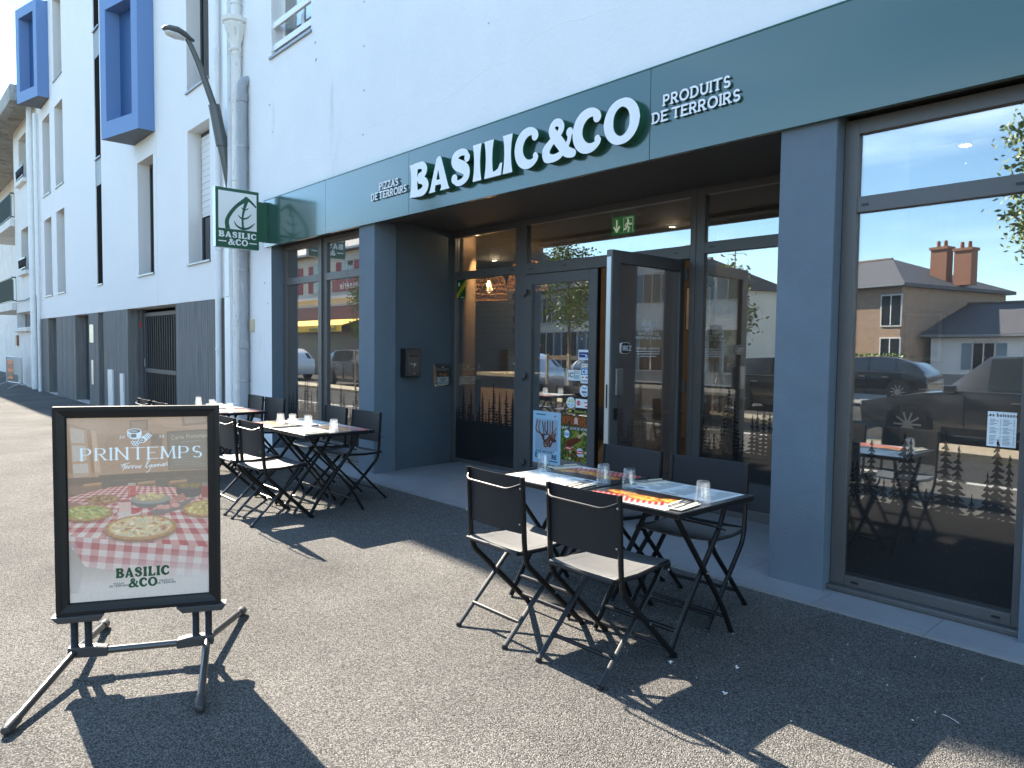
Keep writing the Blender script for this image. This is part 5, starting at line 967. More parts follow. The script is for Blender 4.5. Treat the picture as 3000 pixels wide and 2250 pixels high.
p.ell(254, 296, 62, 24, (.30, .28, .26)); p.ell(254, 288, 62, 18, (.45, .46, .46)); p.ell(254, 286, 54, 14, (.55, .48, .34)); rs = random.Random(2)
for k in range(90): t_, q = 6.28*rs.random(), math.sqrt(rs.random()); b = .7+.5*rs.random(); p.ell(254+44*q*math.cos(t_), 282+11*q*math.sin(t_)-4*rs.random(), 3+3*rs.random(), 2+2*rs.random(), (.80*b, .68*b, .42*b), .85)
p.ell(376, 268, 42, 22, (.22, .20, .18)); p.rect(334, 246, 418, 264, (.22, .20, .18)); p.ell(376, 248, 42, 11, (.30, .28, .24))
for k in range(40): p.ell(376+36*(rs.random()*2-1)*.9, 247+6*(rs.random()*2-1), 4, 3, (.30+.3*rs.random(), .25+.2*rs.random(), .12), .8)
p.rect(414, 250, 436, 292, (.48, .16, .13)); p.rect(416, 238, 434, 252, (.45, .38, .33))
p.rect(156, 292, 192, 330, (.82, .62, .58)); p.ell(174, 330, 18, 5, (.80, .60, .56)); p.ell(174, 292, 18, 6, (.60, .22, .20)); p.ell(186, 336, 38, 10, (.80, .72, .68)); p.rect(158, 296, 190, 328, (.84, .64, .60)); p.ell(208, 326, 14, 9, (.62, .12, .14)); p.ell(200, 332, 9, 6, (.7, .2, .2))
p.poly([(250, 330), (360, 300), (400, 286), (352, 328), (286, 346), (262, 350)], (.35, .30, .28)); p.poly([(318, 288), (356, 272), (366, 292), (330, 310)], (.62, .34, .28)); p.ell(322, 300, 9, 12, (.72, .40, .34)); 
for cx in (300, 284, 330): p.ell(cx, 314+(cx % 7), 15, 8, (.74, .44, .38)); p.ell(cx, 312+(cx % 7), 12, 6, (.80, .52, .46))
pizza(58, 326, 78, 28, (.58, .56, .22), 3, ((.45, .52, .12), (.66, .70, .30), (.80, .76, .48), (.35, .42, .08), (.72, .60, .30))); pizza(428, 330, 74, 30, (.72, .56, .26), 4, ((.78, .62, .22), (.85, .74, .42), (.60, .35, .15), (.70, .60, .2)))
pizza(222, 386, 112, 44, (.84, .70, .42), 5, ((.90, .80, .55), (.92, .86, .70), (.80, .60, .30), (.88, .76, .48), (.70, .30, .16), (.90, .84, .64)))
p.a = p.a*.68+np.array((.76, .69, .64))*.32; p.mask(np.exp(-((p.X-60)**2/90**2+(p.Y-30)**2/60**2)), (.80, .76, .72), .35); p.a = np.clip(p.a, 0, 1)**.68*np.array((1.05, .99, .93)); w_ = np.clip((300-p.Y)/120, 0, 1)[..., None]; p.a *= 1-w_+w_*np.array((1.03, .97, .92)); p.noise(.05, 3)
# lettering on the poster
wc = (.97, .98, .97); p.didone('PRINTEMPS', 231, 148, 39, wc, gap=.27, xs=1.16); p.text('20', 160, 76, 9, wc, .08, .3); p.text('26', 282, 76, 9, wc, .08, .3)
scr = [[(166,176),(176,163),(172,180),(168,186)],[(163,168),(190,161)],[(176,180),(184,172),(179,170),(176,178),(186,178)],[(188,172),(187,180),(192,171),(196,171)],[(198,171),(197,180),(202,171),(206,171)],[(210,172),(206,177),(211,179),(214,173),(210,172)],[(217,172),(216,179)],[(222,171),(220,180),(226,170)],
       [(238,176),(252,152),(246,153),(240,178),(246,177)],[(250,170),(250,177),(258,169),(248,192),(240,194)],[(262,170),(258,176),(264,177),(266,170),(262,170)],[(270,169),(268,177),(274,169),(276,176)],[(279,168),(277,176),(283,168),(285,175)],[(293,167),(287,174),(293,174),(296,166),(295,174)],[(299,166),(298,173)],[(307,162),(303,166),(307,171),(300,174)]]
for l in scr: p.line([(a, b) for a, b, _ in vs(l, [1])], 1.0, wc)
# cheese, sausage and grapes emblem
p.ell(206, 66, 22, 14, wc); p.rect(184, 52, 228, 66, wc); p.ell(206, 52, 22, 9, wc); p.ell(206, 52, 18, 6.5, (.52, .46, .40)); p.ell(203, 52, 14, 4, wc, .5); p.rect(196, 62, 212, 74, (.52, .46, .40), .8)
for k in range(6): p.line([(188+k*4, 62), (187+k*4, 74)], .5, (.5, .44, .38))
p.poly([(220, 78), (248, 58), (262, 68), (236, 92)], wc); p.ell(228, 84, 12, 9, wc); p.ell(228, 84, 9, 6.5, (.5, .44, .38)); p.ell(228, 84, 6, 4, wc, .7)
for k in range(5): p.line([(236+k*5, 68-k*3), (246+k*4, 80-k*3)], .6, (.5, .44, .38))
for a, b in ((200, 90), (209, 92), (218, 91), (204, 97), (213, 98)): p.ell(a, b, 5, 5, wc); p.ell(a, b, 2.5, 2.5, (.5, .44, .38))
gc = (.05, .27, .15); p.logo('BASILIC', 226, 558, 34, gc, .5); p.logo('&CO', 226, 594, 32, gc, .5); 
for q, x, y in (('PIZZAS', 152, 580), ('DE TERROIRS', 152, 588), ('PRODUITS', 300, 580), ('DE TERROIRS', 300, 588)): p.text(q, x, y, 5.5, (.25, .3, .28), .1, .25, 0, .5)
pm = p.mat('spring_poster_print', .42, .5, .22); card('poster', pm, pw(ic[0][0]-.006, -.002, ic[0][1]-.006), pt_, Z_, (ic[1][0]-ic[0][0])+.012, (ic[2][1]-ic[1][1])+.012, .002, ST)
# trays, springs, hubs, tubes, feet
for lo, hi, c in ((-.045, .172, .07), (.468, .69, .578)):
    MB().prism([(lo, .268), (hi, .268), (hi-.02, .238), (lo+.03, .238)], lambda u, v: pw(u, -.034, v), lambda u, v: pw(u, .036, v)).build('tray', m_pb, ST, bevel=.004)
    for o_ in (-.028, .028):
        pr = [(.0115, .115)]
        for k in range(17): pr += [(.0175, .120+k*.0068), (.0135, .1234+k*.0068)]
        q = pw(c+o_, 0, 0); MB().lathe(pr+[(.0135, .238)], (q.x, q.y, 0), 14).build('spring', m_pb, ST, smooth='auto')
    sg = 1 if c < .3 else -1
    hub = MB(); hub.obox(pw(c, 0, .098), pt_*.052, pn*.022, (0, 0, .022)); hub.prism([(c-.052*sg, .072), (c+.11*sg, .066), (c+.11*sg, .108), (c+.06*sg, .118), (c-.052*sg, .118)], lambda u, v: pw(u, -.024, v), lambda u, v: pw(u, .024, v)); hub.build('hub', m_pb, ST, bevel=.006)
MB().tube([pw(.17, 0, .088), pw(.48, 0, .088)], .0165, 14).build('cross_tube', m_chr, ST, smooth='auto')
for hs, foot in ((.045, (-3.248, .374)), (.045, (-4.18, .924)), (.60, (-2.94, .982)), (.60, (-3.898, 1.542))):
    a = pw(hs, 0, .095); b = Vector((*foot, .022)); d = (b-a).normalized(); MB().tube([a, b-d*.05], .0165, 14).build('leg', m_chr, ST, smooth='auto')
    MB().tube([b-d*.075, b-d*.07, b-d*.01, b+d*.008, b+d*.014], [.017, .0215, .0225, .017, .005], 14).build('foot', m_pb, ST, smooth='auto')
# ================================================================== FOLDING CHAIRS AND TABLES
m_cf = M('chair_frame', (.009, .009, .0095), .36, spec=.3, var=.15, vscale=20)
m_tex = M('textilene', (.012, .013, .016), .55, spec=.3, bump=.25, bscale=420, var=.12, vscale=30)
m_sew = M('seat_textilene', (.072, .073, .071), .55, spec=.9, bump=.3, bscale=380, var=.12, vscale=30)  # dark weave lightened: sun glare on the seats put into its colour
m_hem = M('seat_hem', (.045, .046, .046), .55, spec=.8, bump=.3, bscale=380)
m_riv = M('rivet', (.6, .6, .6), .25, metal=.9)
CH = thing('folding_chair', 'x', 'chair'); G_CH = 'black folding chairs on the terrace'
def chair_parts(root):
    w = .216
    for s in (-1, 1):
        p = bent([(s*w, -.185, .855), (s*w, -.165, .50), (s*w, -.15, .41), (s*w, .265, .012)], .09, 5)
        MB().tube(p, .0155, 8, flat=.75).tube([p[-1], p[-1]+Vector((0, .006, -.012))], .017, 8).build('leg', m_cf, root, smooth='auto')
        x = s*(w-.027)
        MB().tube(bent([(x, .185, .462), (x, .14, .40), (x, -.262, .012)], .08), .0145, 8, flat=.75).tube([(x, -.262, .014), (x, -.266, .001)], .016, 8).build('leg', m_cf, root, smooth='auto')
        MB().tube([(s*(w-.01), -.20, .468), (s*(w-.01), -.02, .462), (s*(w-.01), .215, .478)], .011, 8).obox((s*(w-.012), .205, .462), (.008, 0, 0), (0, .022, 0), (0, 0, .014)).build('seat_rail', m_cf, root, smooth='auto')
        for y, z in ((.05, .225), (.19, .452)): MB().obox((s*(w+.0125), y, z), (.002, 0, 0), (0, .005, 0), (0, 0, .005)).build('rivet', m_riv, root)
        for z in (.62, .80): MB().obox((s*(w-.001), -.198, z), (.004, 0, 0), (0, .002, 0), (0, 0, .004)).build('rivet', m_riv, root)
    # seat cloth, slightly hollow
    def cloth(name, pts, w, sag, mat, th):
        nx = 8; v = []; f = []
        for side in (0, 1):
            for (y, z, n0, n1) in pts:
                for i in range(nx+1):
                    u = -1+2*i/nx; k = sag*(1-u*u); v.append((u*w, y+n0*(k-side*th), z+n1*(k-side*th)))
        R = len(pts); 
        for side in (0, 1):
            for r in range(R-1):
                for i in range(nx):
                    a = side*R*(nx+1)+r*(nx+1)+i; q = (a, a+1, a+nx+2, a+nx+1); f.append(q if side else q[::-1])
        m = R*(nx+1)
        for r in range(R-1):
            for i in (0, nx): a = r*(nx+1)+i; f.append((a, a+nx+1, m+a+nx+1, m+a))
        for i in range(nx):
            for r in (0, R-1): a = r*(nx+1)+i; f.append((a, a+1, m+a+1, m+a))
        return MB().add(v, f).build(name, mat, root, smooth='auto')
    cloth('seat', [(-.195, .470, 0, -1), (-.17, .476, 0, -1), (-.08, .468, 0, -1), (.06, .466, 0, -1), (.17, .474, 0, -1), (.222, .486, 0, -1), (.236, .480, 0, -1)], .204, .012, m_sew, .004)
    for sd in (-1, 1):
        P_ = [(-.192, .4715), (-.17, .4775), (-.08, .4695), (.06, .4675), (.17, .4755), (.222, .4875)]; hm = MB()
        for (a, b), (c, d) in zip(P_[:-1], P_[1:]):
            hm.quad((sd*.204, a, b+.0018), (sd*.204, c, d+.0018), (sd*.158, c, d-.0036), (sd*.158, a, b-.0036))
        hm.build('hem', m_hem, root); MB().tube([(sd*.157, a, b-.0030) for a, b in P_], .0011, 4).build('stitching', m_riv, root)
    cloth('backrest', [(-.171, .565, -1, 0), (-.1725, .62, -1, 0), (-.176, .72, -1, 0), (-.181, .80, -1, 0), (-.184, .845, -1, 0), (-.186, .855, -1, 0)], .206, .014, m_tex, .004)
    MB().tube([(-w+.01, -.20, .470), (w-.01, -.20, .470)], .0105, 8).build('stretcher', m_cf, root, smooth='auto')
    MB().tube([(-w+.03, -.168, .108), (w-.03, -.168, .108)], .0105, 8).build('stretcher', m_cf, root, smooth='auto')
    MB().tube([(-w+.004, .205, .07), (w-.004, .205, .07)], .0085, 8).build('stretcher', m_cf, root, smooth='auto')
    MB().tube(bent([(-w+.004, -.187, .825), (-w+.05, -.235, .80), (w-.05, -.24, .795), (w-.004, -.187, .82)], .09, 6), .006, 8).build('back_rod', m_cf, root, smooth='auto')
chair_parts(CH)
spots = [  # x, y, rotation, x scale, label
 (-2.205, 2.635, .02, 1, 'black folding chair at the front right of the near table, nearest the camera'), (-2.79, 2.61, -.015, 1, 'black folding chair at the front left of the near table, seat in sun'),
 (-2.33, 3.545, math.pi+.09, 1.12, 'black folding chair behind the near table, beside the grey pillar'), (-2.93, 3.55, math.pi-.02, 1.1, 'black folding chair behind the near table, in front of the open door leaf'),
 (-5.93, 2.60, .03, 1, 'black folding chair on the street side of the middle table, closer to the doors'), (-6.47, 2.60, -.02, 1, 'black folding chair on the street side of the middle table, closer to the poster stand'),
 (-6.22, 3.53, math.pi+.06, 1.1, 'black folding chair behind the middle table, beside the corner pillar'), (-6.87, 3.54, math.pi-.03, 1.1, 'black folding chair behind the middle table, in front of the left shop window'),
 (-8.40, 2.60, .02, 1, 'right street side chair of the farthest table, mostly behind the poster stand'), (-8.98, 2.60, -.02, 1, 'left street side chair of the farthest table, its top showing over the poster'),
 (-8.37, 3.54, math.pi+.05, 1.1, 'black folding chair behind the farthest table, against the dark window reveal'), (-8.95, 3.54, math.pi-.04, 1.1, 'black folding chair behind the farthest table, against the white wall')]
for i, (x, y, r, sx_, lb) in enumerate(spots):
    if i == 0: CH.location = (x, y, 0); CH.rotation_euler.z = r; CH['label'] = lb; CH['group'] = G_CH
    else: dup(CH, (x, y, 0), r, lb, G_CH, (sx_, 1, 1))
m_top = M('table_top_black', (.030, .030, .032), .22, spec=.6, coat=.4, var=.1, vscale=10)
TBL = thing('folding_table', 'x', 'table'); G_T = 'square black folding tables'
TZ = .735
MB().box(-.322, -.332, TZ-.02, .322, .332, TZ).build('tabletop', m_top, TBL, bevel=.003)
rim = MB()
for a, b, c, d in ((-.33, .33, -.34, -.3205), (-.33, .33, .3205, .34), (-.33, -.3205, -.3205, .3205), (.3205, .33, -.3205, .3205)): rim.box(a, c, TZ-.026, b, d, TZ+.003)
rim.build('rim', m_cf, TBL, bevel=.004)
for s in (-1, 1):
    x = s*.262
    MB().tube(bent([(x, -.27, TZ-.028), (x, -.20, .62), (x, .16, .18), (x, .262, .008)], .12, 5), .0165, 8, flat=.75).build('leg', m_cf, TBL, smooth='auto')
    x = s*.235
    MB().tube(bent([(x, .22, TZ-.03), (x, .17, .58), (x, -.12, .22), (x, -.262, .008)], .12, 5), .0165, 8, flat=.75).build('leg', m_cf, TBL, smooth='auto')
    MB().obox((s*.278, .0, .38), (.002, 0, 0), (0, .006, 0), (0, 0, .006)).build('rivet', m_riv, TBL)
MB().tube([(-.262, .205, .10), (.262, .205, .10)], .010, 8).build('stretcher', m_cf, TBL, smooth='auto')
MB().tube([(-.235, -.19, .115), (.235, -.19, .115)], .012, 8).build('stretcher', m_cf, TBL, smooth='auto')
MB().tube(bent([(-.25, .20, .56), (-.25, .08, .60), (.25, .08, .60), (.25, .20, .56)], .05), .006, 6).build('latch_wire', m_cf, TBL, smooth='auto')
# print on the place mats: menu half and pizza half
rs = random.Random(31)
def mat_menu(nm, seed):
    rs = random.Random(seed); p = Pic(220, 150, (.90, .90, .89)); p.rect(86, 6, 134, 20, (.55, .46, .36)); p.logo('BASILIC', 110, 18, 10, (.95, .95, .93), .5)
    for c in range(3):
        x = 10+c*70; p.rect(x, 28, x+30, 33, (.1, .28, .18))
        for k in range(16): p.rect(x, 38+k*6.4, x+24+34*rs.random(), 40.4+k*6.4, (.30, .33, .36) if k % 3 else (.12, .3, .2))
    p.ell(196, 18, 13, 9, (.25, .34, .5), .8); return p.mat(nm, .38, .5, .3)
def mat_pizza(nm, seed):
    rs = random.Random(seed); p = Pic(220, 150, (.16, .08, .05)); p.noise(.6, 10); yy = p.Y+p.X*.25; p.mask(np.clip((yy-95)/14, 0, 1), (.72, .10, .09)); p.mask((np.floor((p.X*1.2-p.Y*.7)/9) % 2)*np.clip((yy-95)/14, 0, 1), (.86, .66, .60), .8)
    p.mask(np.clip((yy-150)/26, 0, 1), (.90, .88, .86))
    for cx, cy, r in ((52, 62, 40), (120, 74, 46), (186, 54, 40)):
        p.ell(cx, cy+4, r, r*.55, (.30, .14, .06)); p.ell(cx, cy, r, r*.54, (.74, .42, .16)); p.ell(cx, cy-1, r*.86, r*.44, (.90, .55, .14))
        for k in range(70): t_, q = 6.28*rs.random(), math.sqrt(rs.random())*.8; p.ell(cx+r*q*math.cos(t_), cy+r*.5*q*math.sin(t_), 2+3*rs.random(), 2+1.5*rs.random(), rs.choice(((.95, .70, .20), (.92, .82, .50), (.72, .20, .08), (.85, .48, .10), (.35, .40, .10))), .8)
    p.logo('BASILIC&CO', 110, 140, 11, (.08, .28, .16), .5); return p.mat(nm, .38, .5, .3)
mm_ = [mat_menu('menu_print', 3), mat_menu('menu_print_b', 5)]; mpz = [mat_pizza('pizza_print', 7), mat_pizza('pizza_print_b', 9)]
m_nap = M('paper_napkin', (.66, .60, .50), .85, var=.06, vscale=8); m_stl = M('cutlery_steel', (.62, .62, .62), .18, metal=1)
CU = thing('cutlery_set', 'x', 'cutlery')
MB().box(-.055, -.10, 0, .055, .10, .004).box(-.052, -.097, .0042, .045, .096, .008).build('napkin', m_nap, CU, bevel=.001)
mb = MB().obox((-.018, -.035, .0115), (.006, 0, 0), (0, .06, 0), (0, 0, .0015)).obox((-.018, .045, .0135), (.011, 0, 0), (0, .02, 0), (0, 0, .0012))
for k in range(4): mb.obox((-.027+k*.006, .085, .0145), (.0014, 0, 0), (0, .022, 0), (0, 0, .0011))
mb.build('fork', m_stl, CU)
MB().obox((.018, -.05, .0115), (.0075, 0, 0), (0, .045, 0), (0, 0, .003)).build('knife_handle', M('bone_handle', (.55, .47, .36), .5), CU, bevel=.002); MB().obox((.018, .045, .010), (.008, 0, 0), (0, .05, 0), (0, 0, .0008)).build('knife', m_stl, CU)
m_gl = glass_mat('tumbler_glass', (.985, .99, .99), .03, 1.5); n_ = m_gl.node_tree; d_ = n_.nodes.new('ShaderNodeBsdfTranslucent'); d_.inputs[0].default_value = (.9, .93, .95, 1); e_ = n_.nodes.new('ShaderNodeMixShader'); e_.inputs[0].default_value = .06; o_ = [q for q in n_.nodes if q.type == 'OUTPUT_MATERIAL'][0]; n_.links.new(o_.inputs[0].links[0].from_socket, e_.inputs[1]); n_.links.new(d_.outputs[0], e_.inputs[2]); n_.links.new(e_.outputs[0], o_.inputs[0])
fac = lambda k, z: 1-.05*(1-abs(math.cos(k*math.pi*9/36)))*(1 if .045 < z < .10 else 0)
GL = MB().lathe([(.0405, 0), (.0415, .002), (.0405, .03), (.0385, .046), (.0345, .085), (.0325, .102), (.029, .108), (.010, .108), (.0, .104)], (0, 0, 0), 36, fac).lathe([(0, .096), (.027, .094), (.0305, .082), (.035, .045), (.0375, .004), (.0395, .0005)], (0, 0, 0), 36).build('tumbler', m_gl, smooth='auto')
first = {'t': 1, 'g': 1, 'c': 1}
TN = ('near', 'middle', 'farthest'); SD = ('left', 'right')
def table(x, y, lb):
    if first['t']: TBL.location = (x, y, 0); TBL['label'] = lb; TBL['group'] = G_T; first['t'] = 0
    else: dup(TBL, (x, y, 0), 0, lb, G_T)
def tumbler(x, y, lb, z=TZ+.002, rz=0):
    if first['g']: o = GL; first['g'] = 0
    else: o = GL.copy(); COL.objects.link(o)
    o.location = (x, y, z); o.rotation_euler.z = rz; tag(o, lb, 'glass', 'upturned tumblers on the tables')
def cutlery(x, y, rz, lb):
    if first['c']: CU.location = (x, y, TZ+.0035); CU.rotation_euler.z = rz; CU['label'] = lb; CU['group'] = 'cutlery sets on the tables'; first['c'] = 0
    else: dup(CU, (x, y, TZ+.0035), rz, lb, 'cutlery sets on the tables')
def pmat(x, y, rz, m, lb, z=TZ+.0012):
    U = Vector((math.cos(rz), math.sin(rz), 0)); V = Vector((-math.sin(rz), math.cos(rz), 0)); o = card('place_mat', m, Vector((x, y, z))-U*.265-V*.162, U, V, .53, .324, .0006)
    tag(o, lb, 'place mat', 'printed paper place mats')
sets = [(-2.235, -2.905), (-5.965, -6.635), (-8.285, -8.955)]; ty = [3.13, 3.105, 3.10]
kinds = [(('pizza', 'menu'), ('menu', 'pizza')), (('menu', 'pizza'), ('pizza', 'menu')), (('menu', 'pizza'), ('pizza', 'menu'))]
for k in range(3):
    for j, x in enumerate(sets[k]):
        sd = ('right', 'left')[j]; table(x, ty[k], '%s half of the %s pair of black folding tables' % (sd, TN[k]))
        for q, (dy, rz, side) in enumerate(((-.165, 0, 'street'), (.165, math.pi, 'building'))):
            kd = kinds[k][j][q]; dx = -.025 if q == 0 else .02
            pmat(x+dx, ty[k]+dy, rz+.02*(j-.5), (mm_ if kd == 'menu' else mpz)[j], '%s place mat, %s side of the %s table, %s pair' % ('white printed menu' if kd == 'menu' else 'red pizza photo', side, sd, TN[k]))
            cutlery(x+(.235 if q == 0 else -.235), ty[k]+dy+(-.02 if q == 0 else .03), rz+.25*(1 if q == 0 else -.6)-.15, 'napkin with fork and knife, %s side of the %s table, %s pair' % (side, sd, TN[k]))
gp = [[(-1.985, 3.11), (-2.455, 3.115), (-2.645, 3.12), (-3.14, 3.13)], [(-5.775, 3.11), (-6.245, 3.095), (-6.45, 3.04), (-6.56, 2.97)], [(-8.06, 3.056), (-8.446, 3.015), (-8.70, 3.086), (-9.2, 3.10)]]
gn = ('right end', 'centre right', 'centre left', 'left end')
for k in range(3):
    for j, (x, y) in enumerate(gp[k]): tumbler(x, y, 'clear upturned tumbler at the %s of the %s pair of tables' % (gn[j], TN[k]), rz=j*.3)
# litter on the asphalt
m_lit = M('paper_scrap', (.75, .74, .70), .9)
lit = MB(); rs = random.Random(77)
for k in range(120):
    x, y = -4.6+4.2*rs.random(), 2.7+1.35*rs.random(); s = .0015+.0025*rs.random()**2; lit.obox((x, y, .004), (s, s*.4, 0), (-s*.3, s*.7, 0), (0, 0, .001))
o = lit.build('litter_specks', m_lit); o['kind'] = 'stuff'
for k, (x, y, s, lb) in enumerate(((-1.72, 3.02, .008, 'crumpled white paper scrap on the shaded asphalt right of the near table legs'), (-1.62, 2.75, .008, 'tiny torn white paper scrap lying in the shade towards the bottom right'), (-1.96, 2.83, .008, 'pale crumb of litter by the foot of the near table'))):
    mb = MB()
    for q in range(3): a = 2.1*q+k; mb.obox((x+.4*s*math.cos(a), y+.3*s*math.sin(a), .007+.002*q), (s*math.cos(a), s*math.sin(a), .003), (-s*.4*math.sin(a), s*.4*math.cos(a), 0), (0, 0, .0012))
    tag(mb.build('litter', m_lit), lb, 'litter', 'scraps of litter')
tw = MB().tube([(-.93, 3.28, .005), (-.90, 3.27, .007), (-.86, 3.25, .005)], .0012, 5).build('twig', m_lit); tag(tw, 'thin pale straw lying on the shaded asphalt at the right', 'twig')
# ================================================================== ACROSS THE STREET (seen mirrored in the panes)
m_car = [M('car_grey', (.10, .10, .105), .25, metal=.6, coat=.8), M('car_silver', (.45, .46, .47), .25, metal=.6, coat=.8), M('car_black', (.012, .012, .014), .2, coat=.9), M('car_white', (.70, .70, .70), .25, coat=.8), M('car_blue', (.05, .10, .18), .25, coat=.8)]
m_cg = M('car_glass', (.02, .025, .028), .03, spec=.9); m_ty = M('tyre', (.015, .015, .015), .8); m_rm = M('alloy', (.45, .45, .46), .3, metal=.8); m_tl = M('tail_lamp', (.35, .01, .01), .2); m_hl = M('head_lamp', (.7, .72, .72), .1)
def car(x, y, flip, mat, Lh, H, lb):
    t = thing('parked_car', lb, 'car', (x, y, -.14), 'cars parked across the street'); W = .9; zg = -.14
    sec = [(-.5, .55, .62, .62, .80), (-.485, .32, .70, .70, .93), (-.40, .22, .80, .80, 1), (-.26, .22, .92, .95, 1), (-.20, .22, .95, 1.02, 1), (-.07, .22, .97, H-.03, 1), (.08, .22, .98, H, 1), (.28, .22, .98, H-.04, 1), (.40, .22, .98, H-.22, 1), (.475, .26, .95, 1.0, .97), (.5, .42, .80, .82, .9)]
    v, f = [], []
    for a, b, sh, top, wk in sec:
        X_c = a*Lh*(1 if flip else -1); tw_ = wk*W
        for u, z in ((-.96, b), (-1, (b+sh)/2), (-.98, sh), (-.78 if top > sh+.05 else -.9, top-.02), (-.5, top), (.5, top), (.78 if top > sh+.05 else .9, top-.02), (.98, sh), (1, (b+sh)/2), (.96, b)): v.append((x+X_c, y+u*tw_, zg+z))
    n = 10
    for i in range(len(sec)-1):
        for k in range(n): f.append((i*n+k, i*n+(k+1) % n, (i+1)*n+(k+1) % n, (i+1)*n+k))
    f += [tuple(range(n)), tuple((len(sec)-1)*n+k for k in range(n))]
    MB().add(v, f).build('body', mat, t, smooth='auto')
    sg = 1 if flip else -1
    for s in (-1, 1):
        for q in range(5, 8):
            P_ = [Vector(v[q*n+(2 if s < 0 else 7)]), Vector(v[(q+1)*n+(2 if s < 0 else 7)]), Vector(v[(q+1)*n+(3 if s < 0 else 6)]), Vector(v[q*n+(3 if s < 0 else 6)])]; c = sum(P_, Vector())/4; o = Vector((0, .012*s, .006))
            MB().quad(*[c+(p-c)*.88+o for p in P_]).build('side_window', m_cg, t)
        for q_ in (-.13, .06, .23): MB().box(x+q_*Lh*sg-.006, y+s*.884, zg+.34, x+q_*Lh*sg+.006, y+s*.908, zg+.90).build('door_seam', m_black, t)
        for q_ in (.03, .20): MB().box(x+q_*Lh*sg-.09, y+s*.89, zg+.80, x+q_*Lh*sg+.09, y+s*.925, zg+.825).build('door_handle', m_rm, t)
        MB().box(x-.20*Lh, y+s*.86, zg+.20, x+.20*Lh, y+s*.905, zg+.33).build('side_skirt', m_ty, t); MB().box(x-.02*Lh-.26*Lh, y+s*.875, zg+.975, x-.02*Lh+.36*Lh, y+s*.893, zg+.99).build('window_trim', m_rm, t)
        MB().obox((x-.17*Lh*sg, y+s*1.0, zg+1.02), (.09, 0, 0), (0, .09, 0), (0, 0, .065)).build('door_mirror', mat, t, bevel=.02)
        for w_ in (-.31, .30):
            MB().tube([(x+w_*Lh*sg, y+s*.80, zg+.34), (x+w_*Lh*sg, y+s*.9025, zg+.34)], .395, 24).build('wheel_arch', m_ty, t)
            c = Vector((x+w_*Lh*sg, y+s*(W-.06), zg+.33)); c.y += s*.01; mb = MB(); vs_ = []
            T_ = MB(); T_.tube([c-Vector((0, .1, 0)), c+Vector((0, .1, 0))], .33, 22); wh = T_.build('wheel', m_ty, t, smooth='auto'); r_m = MB().tube([c+Vector((0, s*.06, 0)), c+Vector((0, s*.1035, 0))], .08, 12)
            for k in range(10): a = 2*math.pi*k/10; d = Vector((math.cos(a), 0, math.sin(a))); r_m.obox(c+d*.13+Vector((0, s*.1, 0)), d*.10, Vector((0, .006, 0)), d.cross(Vector((0, 1, 0)))*.016)
            r_m.build('rim', m_rm, wh)
    for q, nm in ((4, 'windscreen'), (8, 'rear_window')):
        P_ = [Vector(v[q*n+3]), Vector(v[q*n+6]), Vector(v[(q+1)*n+6]), Vector(v[(q+1)*n+3])]; c = sum(P_, Vector())/4; nn = (P_[1]-P_[0]).cross(P_[2]-P_[0]).normalized(); nn = nn if nn.z > 0 else -nn
        MB().quad(*[c+(p-c)*.9+nn*.012 for p in P_]).build(nm, m_cg, t)
    for s in (-1, 1):
        MB().obox((x-.488*Lh*sg, y+s*.68, zg+.68), (.02, 0, 0), (0, .14, 0), (0, 0, .05)).build('headlight', m_hl, t, bevel=.01); MB().obox((x+.488*Lh*sg, y+s*.68, zg+.80), (.02, 0, 0), (0, .12, 0), (0, 0, .06)).build('tail_light', m_tl, t, bevel=.01)
car(-3.25, -6.0, True, m_car[0], 4.9, 1.62, 'dark grey family car mirrored in the right shop window'); car(-9.2, -7.5, False, m_car[2], 4.2, 1.48, 'black hatchback across the street behind the grey family car'); car(-10.3, -17.5, True, m_car[2], 4.3, 1.5, 'black car parked farther across the street')
car(-13.6, -5.9, False, m_car[4], 4.3, 1.48, 'blue grey car mirrored in the right entrance pane'); car(-19.5, -6.0, True, m_car[1], 4.3, 1.5, 'silver car mirrored in the closed door leaf'); car(-25.5, -6.0, False, m_car[0], 4.4, 1.5, 'dark grey car farther up the street'); car(-34, -6.2, True, m_car[3], 4.2, 1.5, 'white car in front of the brasserie')
m_leaf = [M('leaf_green', (.11, .18, .04), .5, var=.3, vscale=3), M('leaf_light', (.20, .25, .06), .5)]; m_bark = M('bark', (.16, .12, .085), .9, bump=.5, bscale=30, var=.25, vscale=10); m_stake = M('stake_wood', (.42, .32, .21), .8, var=.2)
